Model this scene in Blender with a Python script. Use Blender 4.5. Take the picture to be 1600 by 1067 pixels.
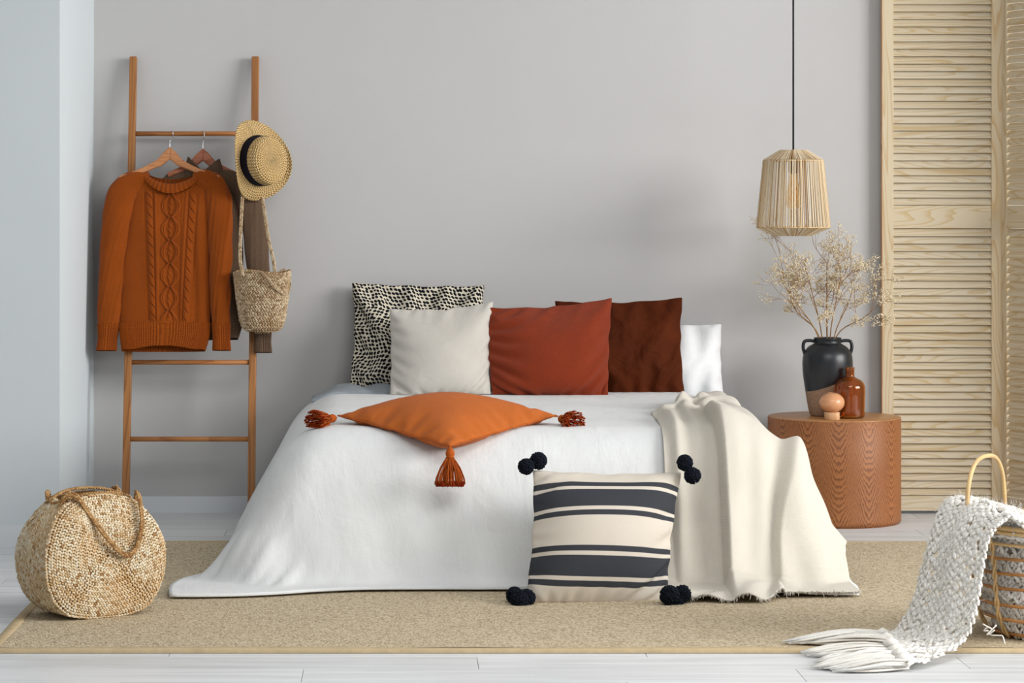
import bpy, math, random
import numpy as np
from mathutils import Vector, Matrix
from mathutils.bvhtree import BVHTree

for _o in list(bpy.data.objects):
    bpy.data.objects.remove(_o)
scene = bpy.context.scene
COL = scene.collection
PI = math.pi
random.seed(7)
RNG = np.random.default_rng(11)

# ------------------------------------------------------------------ camera
CAM_H, CAM_Y, FPX = 1.24, -10.65, 4100.0
cd = bpy.data.cameras.new('camera')
cam = bpy.data.objects.new('camera', cd)
COL.objects.link(cam)
cam.location = (0, CAM_Y, CAM_H)
cam.rotation_euler = (PI / 2, 0, 0)
cd.sensor_width = 36.0
cd.lens = FPX * 36.0 / 1600.0
cd.shift_x = (800 - 620) / 1600.0
cd.shift_y = -(533.5 - 323) / 1600.0
cd.clip_end = 60
scene.camera = cam

# ------------------------------------------------------------------ light
world = bpy.data.worlds.new('world')
scene.world = world
world.use_nodes = True
world.node_tree.nodes['Background'].inputs[0].default_value = (0.93, 0.97, 1.0, 1)
world.node_tree.nodes['Background'].inputs[1].default_value = 0.34


def area_light(name, loc, target, sx, sy, power, col):
    l = bpy.data.lights.new(name, 'AREA')
    l.shape = 'RECTANGLE'
    l.size, l.size_y, l.energy, l.color = sx, sy, power, col
    o = bpy.data.objects.new(name, l)
    COL.objects.link(o)
    o.location = loc
    d = Vector(target) - Vector(loc)
    o.rotation_euler = d.to_track_quat('-Z', 'Y').to_euler()
    return o


area_light('window_light_key', (8.2, -5.3, 2.8), (0.2, -0.9, 0.6), 5.2, 3.0, 790, (1.0, 0.985, 0.96))
area_light('added_top_fill', (1.2, -4.9, 3.15), (0.5, -2.2, 0.2), 2.8, 1.8, 100, (1.0, 0.99, 0.97))  # unseen fill lamp, added overhead to brighten the bed top and floor

vs = scene.view_settings
vs.view_transform = 'Standard'
vs.look = 'None'
vs.gamma = 1.0
vs.use_curve_mapping = False
vs.exposure = 0.0


# ------------------------------------------------------------------ helpers
def S(Y):
    return FPX / (Y - CAM_Y)


def W(px, py, Y):
    """point of the place seen at a pixel of the photo, at depth Y"""
    s = S(Y)
    return Vector(((px - 620) / s, Y, CAM_H - (py - 323) / s))


def srgb(r, g, b):
    f = lambda c: (c / 255 / 12.92) if c / 255 <= 0.04045 else ((c / 255 + 0.055) / 1.055) ** 2.4
    return (f(r), f(g), f(b), 1.0)


def link(o, parent=None):
    COL.objects.link(o)
    if parent is not None:
        o.parent = parent
    return o


def tag(o, label=None, cat=None, group=None, kind=None):
    if label:
        o['label'] = label
    if cat:
        o['category'] = cat
    if group:
        o['group'] = group
    if kind:
        o['kind'] = kind
    return o


def empty(name, loc=(0, 0, 0), label=None, cat=None, group=None, rot=(0, 0, 0)):
    o = bpy.data.objects.new(name, None)
    o.empty_display_size = 0.05
    COL.objects.link(o)
    o.location = loc
    o.rotation_euler = rot
    return tag(o, label, cat, group)


def mesh_obj(name, V, F, mat, parent=None, smooth=True, uv=None, loc=None, rot=None):
    me = bpy.data.meshes.new(name)
    V = np.asarray(V, float)
    if isinstance(F, np.ndarray):
        F = F.tolist()
    me.from_pydata(V.tolist(), [], F)
    if uv is not None:
        ul = me.uv_layers.new(name='UVMap')
        idx = np.empty(len(me.loops), dtype=np.int32)
        me.loops.foreach_get('vertex_index', idx)
        ul.data.foreach_set('uv', np.asarray(uv, np.float32)[idx].ravel())
    if smooth:
        me.polygons.foreach_set('use_smooth', [True] * len(me.polygons))
    me.update()
    if mat is not None:
        me.materials.append(mat)
    o = bpy.data.objects.new(name, me)
    link(o, parent)
    if loc is not None:
        o.location = loc
    if rot is not None:
        o.rotation_euler = rot
    return o


class MB:
    """collects shapes that make up ONE mesh"""

    def __init__(self):
        self.V, self.F, self.UV, self.n = [], [], [], 0

    def add(self, V, F, uv=None):
        V = np.asarray(V, float).reshape(-1, 3)
        self.V.append(V)
        off = self.n
        self.F.extend([tuple(int(i) + off for i in f) for f in F])
        self.UV.append(np.zeros((len(V), 2)) if uv is None else np.asarray(uv, float))
        self.n += len(V)
        return self

    def box(self, lo, hi):
        x0, y0, z0 = lo
        x1, y1, z1 = hi
        V = [(x0, y0, z0), (x1, y0, z0), (x1, y1, z0), (x0, y1, z0), (x0, y0, z1), (x1, y0, z1), (x1, y1, z1), (x0, y1, z1)]
        F = [(0, 3, 2, 1), (4, 5, 6, 7), (0, 1, 5, 4), (1, 2, 6, 5), (2, 3, 7, 6), (3, 0, 4, 7)]
        return self.add(V, F)

    def tube(self, path, r, seg=8, closed=False, caps=True, flat=1.0, up=None):
        P = np.asarray(path, float)
        n = len(P)
        R = np.full(n, r) if np.isscalar(r) else np.asarray(r, float)
        if closed:
            T = np.roll(P, -1, 0) - np.roll(P, 1, 0)
        else:
            T = np.gradient(P, axis=0)
        T /= np.linalg.norm(T, axis=1, keepdims=True) + 1e-12
        ref = np.array(up if up is not None else ((0, 0, 1) if abs(T[0][2]) < 0.9 else (1, 0, 0)), float)
        N = np.zeros_like(P)
        a = np.cross(T[0], ref)
        a /= np.linalg.norm(a) + 1e-12
        N[0] = a
        for i in range(1, n):
            if up is not None:
                b = np.cross(T[i], ref)
            else:
                b = N[i - 1] - T[i] * np.dot(N[i - 1], T[i])
            N[i] = b / (np.linalg.norm(b) + 1e-12)
        B = np.cross(T, N)
        ang = np.linspace(0, 2 * PI, seg, endpoint=False)
        V = P[:, None, :] + R[:, None, None] * (np.cos(ang)[None, :, None] * N[:, None, :] + flat * np.sin(ang)[None, :, None] * B[:, None, :])
        V = V.reshape(-1, 3)
        F = []
        m = n if closed else n - 1
        for i in range(m):
            j = (i + 1) % n
            for k in range(seg):
                l = (k + 1) % seg
                F.append((i * seg + k, i * seg + l, j * seg + l, j * seg + k))
        if caps and not closed:
            F.append(tuple(range(seg))[::-1])
            F.append(tuple((n - 1) * seg + k for k in range(seg)))
        # uv: u round, v along
        L = np.concatenate([[0], np.cumsum(np.linalg.norm(np.diff(P, axis=0), axis=1))])
        uv = np.stack([np.tile(ang / (2 * PI), n), np.repeat(L, seg)], 1)
        return self.add(V, F, uv)

    def lathe(self, prof, seg=48, cx=0, cy=0, cap0=False, cap1=False, sx=1.0, sy=1.0):
        prof = np.asarray(prof, float)
        n = len(prof)
        ang = np.linspace(0, 2 * PI, seg, endpoint=False)
        V = np.zeros((n, seg, 3))
        V[:, :, 0] = cx + prof[:, 0:1] * np.cos(ang) * sx
        V[:, :, 1] = cy + prof[:, 0:1] * np.sin(ang) * sy
        V[:, :, 2] = prof[:, 1:2]
        F = []
        for i in range(n - 1):
            for k in range(seg):
                l = (k + 1) % seg
                F.append((i * seg + k, i * seg + l, (i + 1) * seg + l, (i + 1) * seg + k))
        if cap0:
            F.append(tuple(range(seg))[::-1])
        if cap1:
            F.append(tuple((n - 1) * seg + k for k in range(seg)))
        L = np.concatenate([[0], np.cumsum(np.linalg.norm(np.diff(prof, axis=0), axis=1))])
        uv = np.stack([np.tile(ang / (2 * PI), n), np.repeat(L, seg)], 1)
        return self.add(V.reshape(-1, 3), F, uv)

    def grid(self, P, uv=None, flip=False, wrap=False):
        P = np.asarray(P, float)
        a, b = P.shape[:2]
        F = []
        for i in range(a - 1):
            for j in range(b if wrap else b - 1):
                k = (j + 1) % b
                f = (i * b + j, i * b + k, (i + 1) * b + k, (i + 1) * b + j)
                F.append(f[::-1] if flip else f)
        return self.add(P.reshape(-1, 3), F, None if uv is None else np.asarray(uv).reshape(-1, 2))

    def sphere(self, c, r, seg=16, ring=10, scale=(1, 1, 1)):
        th = np.linspace(0, PI, ring + 1)
        ph = np.linspace(0, 2 * PI, seg, endpoint=False)
        V = np.zeros((ring + 1, seg, 3))
        V[..., 0] = np.sin(th)[:, None] * np.cos(ph) * r * scale[0] + c[0]
        V[..., 1] = np.sin(th)[:, None] * np.sin(ph) * r * scale[1] + c[1]
        V[..., 2] = np.cos(th)[:, None] * r * scale[2] + c[2]
        return self.grid(V, wrap=True, flip=True)

    def build(self, name, mat, parent=None, smooth=True, loc=None, rot=None, bevel=0.0, uv=True):
        o = mesh_obj(name, np.concatenate(self.V), self.F, mat, parent, smooth, np.concatenate(self.UV) if uv else None, loc, rot)
        if bevel:
            m = o.modifiers.new('bevel', 'BEVEL')
            m.width = bevel
            m.segments = 2
            m.limit_method = 'ANGLE'
        return o


def lobes(pos, A, B, N, mat, name, parent=None, loc=None, rot=None, seg=6):
    """many little yarn / straw lobes as one mesh: half axes A (long), B (across), N (out) at pos"""
    th = np.array([0.0, 0.28, 0.62, 1.0]) * PI
    tv = [(1, 0, 0)]
    for t in th[1:-1]:
        for k in range(seg):
            p = 2 * PI * k / seg
            tv.append((math.cos(t), math.sin(t) * math.cos(p), math.sin(t) * math.sin(p)))
    tv.append((-1, 0, 0))
    tv = np.array(tv)
    F = []
    for k in range(seg):
        l = (k + 1) % seg
        F.append((0, 1 + k, 1 + l, 1 + l))
        F.append((1 + k, 1 + seg + k, 1 + seg + l, 1 + l))
        F.append((1 + seg + k, 1 + 2 * seg, 1 + 2 * seg, 1 + seg + l))
    tri = [f[:3] for f in F if f[2] == f[3]] + [(f[0], f[1], f[3]) for f in F if f[1] == f[2]]
    quad = [f for f in F if len(set(f)) == 4]
    n = len(pos)
    V = pos[:, None, :] + tv[None, :, 0:1] * A[:, None, :] + tv[None, :, 1:2] * B[:, None, :] + tv[None, :, 2:3] * N[:, None, :]
    nv = len(tv)
    off = (np.arange(n) * nv)[:, None, None]
    Fq = (np.array(quad)[None] + off).reshape(-1, 4).tolist()
    Ft = (np.array(tri)[None] + off).reshape(-1, 3).tolist()
    return mesh_obj(name, V.reshape(-1, 3), Fq + Ft, mat, parent, True, None, loc, rot)


def copy_tree(o, parent=None):
    c = o.copy()
    COL.objects.link(c)
    if parent is not None:
        c.parent = parent
    for ch in list(o.children):
        copy_tree(ch, c)
    return c


def smoothstep(a, b, x):
    t = np.clip((x - a) / (b - a), 0, 1)
    return t * t * (3 - 2 * t)


def catmull(pts, n):
    P = np.asarray(pts, float)
    m = len(P)
    Pe = np.vstack([2 * P[0] - P[1], P, 2 * P[-1] - P[-2]])
    t = np.linspace(0, m - 1 - 1e-9, n)
    i = t.astype(int)
    f = (t - i)[:, None]
    p0, p1, p2, p3 = Pe[i], Pe[i + 1], Pe[i + 2], Pe[i + 3]
    return 0.5 * (2 * p1 + (p2 - p0) * f + (2 * p0 - 5 * p1 + 4 * p2 - p3) * f ** 2 + (3 * p1 - p0 - 3 * p2 + p3) * f ** 3)


def unit(a):
    return a / (np.linalg.norm(a, axis=-1, keepdims=True) + 1e-12)


# ------------------------------------------------------------------ materials
class NT:
    def __init__(self, name, rough=0.8, spec=0.3):
        self.m = bpy.data.materials.new(name)
        self.m.use_nodes = True
        self.t = self.m.node_tree
        self.b = self.t.nodes['Principled BSDF']
        self.b.inputs['Roughness'].default_value = rough
        self.b.inputs['Specular IOR Level'].default_value = spec
        self.tc = None

    def n(self, ty, ins=None, **props):
        nd = self.t.nodes.new(ty)
        for k, v in props.items():
            setattr(nd, k, v)
        for k, v in (ins or {}).items():
            self.set(nd.inputs[k], v)
        return nd

    def set(self, sock, v):
        if isinstance(v, bpy.types.NodeSocket):
            self.t.links.new(v, sock)
        else:
            sock.default_value = v

    def coord(self, kind='Object'):
        if self.tc is None:
            self.tc = self.t.nodes.new('ShaderNodeTexCoord')
        return self.tc.outputs[kind]

    def math(self, op, a, b=0.0, c=0.0):
        nd = self.n('ShaderNodeMath', operation=op)
        self.set(nd.inputs[0], a)
        self.set(nd.inputs[1], b)
        self.set(nd.inputs[2], c)
        return nd.outputs[0]

    def map(self, v, scale=(1, 1, 1), rot=(0, 0, 0), loc=(0, 0, 0)):
        nd = self.n('ShaderNodeMapping')
        self.set(nd.inputs['Vector'], v)
        nd.inputs['Scale'].default_value = scale
        nd.inputs['Rotation'].default_value = rot
        self.set(nd.inputs['Location'], loc)
        return nd.outputs[0]

    def noise(self, v, scale, detail=3.0, rough=0.55, dist=0.0):
        nd = self.n('ShaderNodeTexNoise', {'Scale': scale, 'Detail': detail, 'Roughness': rough, 'Distortion': dist})
        self.set(nd.inputs['Vector'], v)
        return nd.outputs['Fac']

    def ramp(self, fac, stops, interp='LINEAR'):
        nd = self.n('ShaderNodeValToRGB')
        cr = nd.color_ramp
        cr.interpolation = interp
        while len(cr.elements) < len(stops):
            cr.elements.new(0.5)
        for e, (p, c) in zip(cr.elements, stops):
            e.position = p
            e.color = c if len(c) == 4 else (*c, 1)
        self.set(nd.inputs[0], fac)
        return nd.outputs[0]

    def mix(self, fac, a, b, blend='MIX'):
        nd = self.n('ShaderNodeMix', data_type='RGBA', blend_type=blend)
        self.set(nd.inputs[0], fac)
        self.set(nd.inputs[6], a)
        self.set(nd.inputs[7], b)
        return nd.outputs[2]

    def sep(self, v):
        nd = self.n('ShaderNodeSeparateXYZ')
        self.set(nd.inputs[0], v)
        return nd.outputs

    def comb(self, x, y, z=0.0):
        nd = self.n('ShaderNodeCombineXYZ')
        for i, a in enumerate((x, y, z)):
            self.set(nd.inputs[i], a)
        return nd.outputs[0]

    def color(self, c):
        self.set(self.b.inputs['Base Color'], c)
        return self

    def bump(self, h, strength=0.5, dist=0.01):
        nd = self.n('ShaderNodeBump', {'Strength': strength, 'Distance': dist})
        self.set(nd.inputs['Height'], h)
        if self.b.inputs['Normal'].links:
            self.t.links.new(self.b.inputs['Normal'].links[0].from_socket, nd.inputs['Normal'])
        self.t.links.new(nd.outputs[0], self.b.inputs['Normal'])
        return self

    def rnd(self):
        return self.n('ShaderNodeObjectInfo').outputs['Random']

    def island(self):
        return self.n('ShaderNodeNewGeometry').outputs['Random Per Island']


def scl(c, f):
    return (min(c[0] * f, 1), min(c[1] * f, 1), min(c[2] * f, 1), 1)


def mat_plain(name, c, rough=0.6, spec=0.3, var=0.06, vscale=6.0, bump=0.0, bscale=60.0, coord='Object'):
    t = NT(name, rough, spec)
    v = t.coord(coord)
    f = t.noise(v, vscale)
    t.color(t.ramp(f, [(0.3, scl(c, 1 - var)), (0.7, scl(c, 1 + var))]))
    if bump:
        t.bump(t.noise(v, bscale, 4), bump, 0.004)
    return t.m


def mat_fabric(name, c, thread=0.0016, bump=0.35, var=0.08, rough=0.9, sheen=0.15, vscale=9.0, wrinkle=0.0, wscale=14.0, fleck=0.08, c2=None):
    """woven cloth; uv in metres"""
    t = NT(name, rough, 0.15)
    uv = t.coord('UV')
    x, y, _ = t.sep(uv)
    k = 2 * PI / thread
    wx = t.math('SINE', t.math('MULTIPLY', x, k))
    wy = t.math('SINE', t.math('MULTIPLY', y, k))
    w = t.math('MULTIPLY', wx, wy)
    big = t.noise(uv, vscale, 3)
    a = t.noise(t.map(uv, (40, 900, 1)), 1.0, 2)
    b = t.noise(t.map(uv, (900, 40, 1)), 1.0, 2)
    fl = t.math('ADD', t.math('MULTIPLY', t.math('SUBTRACT', a, 0.5), 1.0), t.math('MULTIPLY', t.math('SUBTRACT', b, 0.5), 1.0))
    col = t.ramp(big, [(0.3, scl(c, 1 - var)), (0.7, scl(c, 1 + var))])
    dark = c2 if c2 else scl(c, 0.6)
    f = t.math('ADD', t.math('MULTIPLY', fl, fleck * 4), t.math('MULTIPLY', w, fleck), )
    f = t.n('ShaderNodeClamp', {0: f}).outputs[0]
    t.color(t.mix(f, col, dark))
    if wrinkle:
        t.bump(t.noise(uv, wscale, 5, 0.55, 0.6), wrinkle, 0.02)
    t.bump(w, bump, thread * 0.25)
    t.b.inputs['Sheen Weight'].default_value = sheen
    t.b.inputs['Sheen Roughness'].default_value = 0.5
    return t.m


def mat_yarn(name, stops, rough=0.85, fibre=900.0, patch=None, pscale=6.0):
    """straw / jute / wool lobes: colour varies lobe by lobe"""
    t = NT(name, rough, 0.2)
    r = t.island()
    col = t.ramp(r, stops)
    v = t.coord('Object')
    if patch is not None:
        pf = t.noise(v, pscale, 2)
        pf = t.ramp(pf, [(0.42, (0, 0, 0)), (0.62, (1, 1, 1))])
        col = t.mix(t.math('MULTIPLY', pf, 0.55), col, patch)
    nz = t.noise(v, fibre, 2)
    t.color(t.mix(t.math('MULTIPLY', nz, 0.5), col, t.mix(1.0, col, (0.55, 0.5, 0.45, 1), 'MULTIPLY')))
    t.bump(nz, 0.6, 0.002)
    return t.m


def mat_wood(name, c0, c1, axis='X', rings=26.0, stretch=9.0, rough=0.5, spec=0.3, knots=False, bump=0.1, fine=0.35):
    """long-grained wood with arched growth rings; the grain runs along an object axis, shifted per object"""
    t = NT(name, rough, spec)
    v = t.coord('Object')
    r = t.rnd()
    off = t.comb(t.math('MULTIPLY', r, 37.0), t.math('MULTIPLY', r, 91.0), t.math('MULTIPLY', r, 53.0))
    va = t.n('ShaderNodeVectorMath', operation='ADD')
    t.set(va.inputs[0], v)
    t.set(va.inputs[1], off)
    sc = {'X': (1 / stretch, 1, 1), 'Y': (1, 1 / stretch, 1), 'Z': (1, 1, 1 / stretch)}[axis]
    q = t.map(va.outputs[0], sc)
    nz = t.noise(q, 11.0, 1.5, 0.4, 0.25)
    ph = t.math('MULTIPLY', nz, rings)
    fr = t.math('FRACT', ph)
    line = t.ramp(fr, [(0.0, (0, 0, 0)), (0.55, (0.12, 0.12, 0.12)), (0.86, (0.9, 0.9, 0.9)), (0.93, (1, 1, 1)), (1.0, (0, 0, 0))])
    sc2 = {'X': (6, 420, 420), 'Y': (420, 6, 420), 'Z': (420, 420, 6)}[axis]
    fn = t.noise(t.map(va.outputs[0], sc2), 1.0, 2)
    tone = t.math('MULTIPLY', t.math('SUBTRACT', r, 0.5), 0.35)
    f = t.math('ADD', t.math('MULTIPLY', line, 0.75), t.math('MULTIPLY', fn, fine))
    f = t.n('ShaderNodeClamp', {0: t.math('ADD', t.math('SUBTRACT', f, fine * 0.4), tone)}).outputs[0]
    t.color(t.mix(f, c0, c1))
    t.bump(fn, bump, 0.002)
    return t.m


# ================================================================== materials in use
M = {}
M['wall'] = mat_plain('wall_paint', srgb(188, 187, 187), 0.9, 0.1, 0.012, 2.0, 0.06, 220)
M['wall_cool'] = mat_plain('wall_paint_cool', srgb(205, 212, 216), 0.85, 0.1, 0.01, 2.0, 0.05, 220)
M['white_trim'] = mat_plain('white_trim_paint', srgb(214, 218, 222), 0.5, 0.35, 0.01)
M['ceiling'] = mat_plain('ceiling_paint', srgb(225, 225, 225), 0.9, 0.1, 0.01)
t = NT('whitewashed_plank', 0.42, 0.3)
_v = t.coord('Object')
_r = t.rnd()
_o = t.comb(t.math('MULTIPLY', _r, 31.0), t.math('MULTIPLY', _r, 57.0))
_a = t.n('ShaderNodeVectorMath', operation='ADD')
t.set(_a.inputs[0], _v)
t.set(_a.inputs[1], _o)
_n = t.noise(t.map(_a.outputs[0], (0.9, 16, 1)), 1.6, 4, 0.6, 0.3)
_n = t.math('ADD', _n, t.math('MULTIPLY', t.math('SUBTRACT', _r, 0.5), 0.22))
t.color(t.ramp(_n, [(0.3, srgb(196, 198, 199)), (0.55, srgb(215, 217, 219)), (0.75, srgb(224, 226, 228))]))
t.bump(_n, 0.06, 0.002)
M['plank'] = t.m
M['floor_gap'] = mat_plain('floor_joint', srgb(184, 186, 188), 0.9)
M['pine'] = mat_wood('pine', srgb(209, 197, 174), srgb(192, 167, 124), 'X', 16, 9, 0.5, 0.25, fine=0.25)
M['pine_v'] = mat_wood('pine_upright', srgb(206, 191, 163), srgb(186, 156, 112), 'Z', 14, 10, 0.5, 0.25, fine=0.25)
M['pine_edge'] = mat_wood('pine_edge', srgb(206, 160, 116), srgb(160, 100, 62), 'Z', 14, 9, 0.5, 0.25)
M['ladder'] = mat_wood('ladder_wood', srgb(170, 116, 64), srgb(130, 80, 40), 'Z', 14, 14, 0.45, 0.35, fine=0.7)
M['ladder_x'] = mat_wood('ladder_rung_wood', srgb(176, 117, 66), srgb(140, 84, 42), 'X', 12, 14, 0.45, 0.35, fine=0.7)
M['hanger'] = mat_wood('hanger_wood', srgb(196, 134, 88), srgb(164, 100, 60), 'X', 18, 5, 0.45, 0.35)
M['hanger2'] = mat_wood('hanger_wood_red', srgb(176, 108, 78), srgb(146, 82, 56), 'X', 18, 5, 0.45, 0.35)
t = NT('steel', 0.25, 0.5)
t.color((0.75, 0.75, 0.76, 1))
t.b.inputs['Metallic'].default_value = 1.0
M['steel'] = t.m

# ================================================================== the room
L_IN = -1.2297
L_FRONT_Y = FPX * CAM_H / (854 - 323) + CAM_Y
RIGHT_X = 2.75
floor = MB().box((-3.2, -5.2, -0.06), (4.6, 0.0, -0.004)).build('floor', M['floor_gap'], smooth=False)
tag(floor, 'whitewashed plank floor', None, None, 'structure')
PL, PW = 1.32, 0.19
_pm = MB().box((0.0008, 0.0008, -0.004), (PL - 0.0008, PW - 0.0008, 0.0)).build('plank', M['plank'], floor, smooth=False, bevel=0.0006)
_first = True
for row in range(28):
    y = -PW * (row + 1)
    x = -3.2 - (row * 0.47 % PL)
    while x < 4.6:
        if x + PL > -3.2:
            if _first:
                p = _pm
                _first = False
            else:
                p = _pm.copy()
                COL.objects.link(p)
            p.location = (x, y, 0)
        x += PL
struct = lambda mb, name, m, label=None: tag(mb.build(name, m, smooth=False), label, None, None, 'structure')
struct(MB().box((L_IN - 0.2, 0.0, -0.06), (4.6, 0.12, 3.3)), 'wall_back', M['wall'], 'plain warm grey back wall')
struct(MB().box((-3.2, L_FRONT_Y, -0.004), (L_IN, 0.0, 3.3)), 'wall_left', M['wall_cool'], 'white wall corner stepping forward at the left')
struct(MB().box((-3.2, -5.2, 3.3), (4.6, 0.12, 3.4)), 'ceiling', M['ceiling'], 'white ceiling')
struct(MB().box((L_IN, -0.014, 0.0), (4.6, 0.0, 0.066)), 'baseboard_back', M['white_trim'], 'white skirting board along the grey wall')
struct(MB().box((-3.2, L_FRONT_Y - 0.012, 0.0), (L_IN + 0.0, L_FRONT_Y, 0.078)), 'baseboard_left', M['white_trim'], 'white skirting board on the left wall')

# ================================================================== louvred folding screen
screen = empty('folding_screen', (1.96, -0.03, 0), 'tall pale pine folding screen with louvred slats behind the drum table', 'screen')
PWD, PHT, PTH = 0.487, 2.3, 0.026
STL = 0.046
_slat_me = None


def screen_panel(ox, oy, ang):
    global _slat_me
    pn = MB().box((0, -PTH, 0.01), (STL, 0, PHT)).build('panel', M['pine_v'], screen, smooth=False, bevel=0.002)
    pn.location = (ox, oy, 0)
    pn.rotation_euler = (0, 0, ang)
    st = MB().box((0, -PTH, 0.01), (STL, 0, PHT)).build('stile', M['pine_v'], pn, smooth=False, bevel=0.002)
    st.location = (PWD - STL, 0, 0)
    for e in (0.0, PWD):
        ed = MB().box((-0.0012, -PTH + 0.0005, 0.012), (0.0012, -0.0005, PHT - 0.002)).build('edge_strip', M['pine_edge'], pn, smooth=False)
        ed.location = (e, 0, 0)
    zr = [(0.0, 0.06), (1.153, 1.245), (PHT - 0.09, PHT)]
    for a, b in zr:
        rl = MB().box((STL, -PTH + 0.004, 0.0), (PWD - STL, -0.004, b - a)).build('rail', M['pine'], pn, smooth=False, bevel=0.0015)
        rl.location = (0, 0, a + (0.012 if a == 0 else 0))
    pitch = 0.0297
    w = PWD - 2 * STL
    for (za, zb) in ((0.075, 1.151), (1.247, PHT - 0.092)):
        ns_ = int(round((zb - za) / pitch))
        pt = (zb - za) / ns_
        for si in range(ns_):
            z = za + si * pt
            if _slat_me is None:
                # flat slat, tilted: lower edge to the front
                prof = [(-0.0155, -0.0028), (0.0155, -0.0028), (0.0175, 0.0), (0.0155, 0.0028), (-0.0155, 0.0028), (-0.0175, 0.0)]
                ca, sa = math.cos(math.radians(60)), math.sin(math.radians(60))
                V, F = [], []
                for x in (0.0, w):
                    for a, b in prof:
                        V.append((x, (a * ca - b * sa), (a * sa + b * ca)))
                for k in range(6):
                    l = (k + 1) % 6
                    F.append((k, l, 6 + l, 6 + k))
                F += [(5, 4, 3, 2, 1, 0), (6, 7, 8, 9, 10, 11)]
                s = mesh_obj('slat', V, F, M['pine'], pn, False)
                _slat_me = s.data
            else:
                s = bpy.data.objects.new('slat', _slat_me)
                link(s, pn)
            s.location = (STL, -PTH * 0.5, z + pt * 0.5)
    return pn


screen_panel(0.0, 0.0, 0.0)
screen_panel(PWD + 0.013, -0.002, math.radians(-66))

# ================================================================== rug
RUG_F = FPX * CAM_H / (1021 - 323) + CAM_Y
RUG_B = FPX * CAM_H / (850 - 323) + CAM_Y
RUG_L, RUG_R = -1.142, 2.25
RUG_Z = 0.011
t = NT('rug_weave', 0.95, 0.1)
_x, _y, _ = t.sep(t.coord('Object'))
vr = t.n('ShaderNodeTexVoronoi', {'Scale': 1.0, 'Randomness': 0.55}, feature='F1')
t.set(vr.inputs['Vector'], t.comb(t.math('MULTIPLY', t.math('ADD', _x, t.math('MULTIPLY', _y, 0.35)), 150.0), t.math('MULTIPLY', _y, 88.0), 0.0))
wv = t.math('SUBTRACT', 0.62, vr.outputs['Distance'])
fib = t.noise(t.map(t.coord('Object'), (120, 260, 1)), 1.0, 3)
big = t.noise(t.map(t.coord('Object'), (3, 9, 1)), 1.0, 3)
cellr = t.sep(vr.outputs['Color'])[0]
f = t.math('ADD', t.math('MULTIPLY', wv, 0.45), t.math('ADD', t.math('MULTIPLY', fib, 0.42), t.math('MULTIPLY', cellr, 0.16)))
c = t.ramp(f, [(0.16, srgb(128, 110, 86)), (0.36, srgb(196, 181, 154)), (0.60, srgb(226, 214, 190))])
t.color(t.mix(t.math('MULTIPLY', big, 0.28), c, srgb(190, 172, 142)))
t.bump(wv, 0.6, 0.004)
t.bump(fib, 0.3, 0.002)
M['rug'] = t.m
M['rug_border'] = mat_plain('rug_border_tape', srgb(190, 170, 136), 0.9, 0.1, 0.08, 40, 0.3, 900)
BW = 0.035
# rug body with a faintly wavy front edge
nx, ny = 90, 40
xs = np.linspace(RUG_L + BW, RUG_R - BW, nx)
ys = np.linspace(RUG_F + BW, RUG_B - BW, ny)
X, Y = np.meshgrid(xs, ys, indexing='ij')
Zr = RUG_Z + 0.0012 * np.sin(X * 9) * np.sin(Y * 7)
mb = MB().grid(np.stack([X, Y, Zr], -1))
rug = mb.build('rug', M['rug'])
tag(rug, 'large beige woven rug with a paler bound edge under the bed', 'rug')


def strip(p0, p1, wv):
    n = 60
    P = np.array(p0)[None] + np.linspace(0, 1, n)[:, None] * (np.array(p1) - np.array(p0))[None]
    wob = 0.0018 * np.sin(np.linspace(0, 14, n) + p0[0])
    prof = [(0, 0.001), (0.0, 0.008), (0.15, 0.0125), (0.85, 0.0128), (1.0, 0.009), (1.0, 0.001)]
    G = np.zeros((n, len(prof), 3))
    for j, (a, z) in enumerate(prof):
        G[:, j] = P + np.array(wv)[None] * a
        G[:, j, 2] = z + (wob if z > 0.005 else 0) * 0.6
    return MB().grid(G)


strip((RUG_L, RUG_F, 0), (RUG_R, RUG_F, 0), (0, BW, 0)).build('border', M['rug_border'], rug)
strip((RUG_L, RUG_B, 0), (RUG_R, RUG_B, 0), (0, -BW, 0)).build('border', M['rug_border'], rug)
strip((RUG_L, RUG_F, 0), (RUG_L, RUG_B, 0), (BW, 0, 0)).build('border', M['rug_border'], rug)
strip((RUG_R, RUG_F, 0), (RUG_R, RUG_B, 0), (-BW, 0, 0)).build('border', M['rug_border'], rug)


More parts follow.
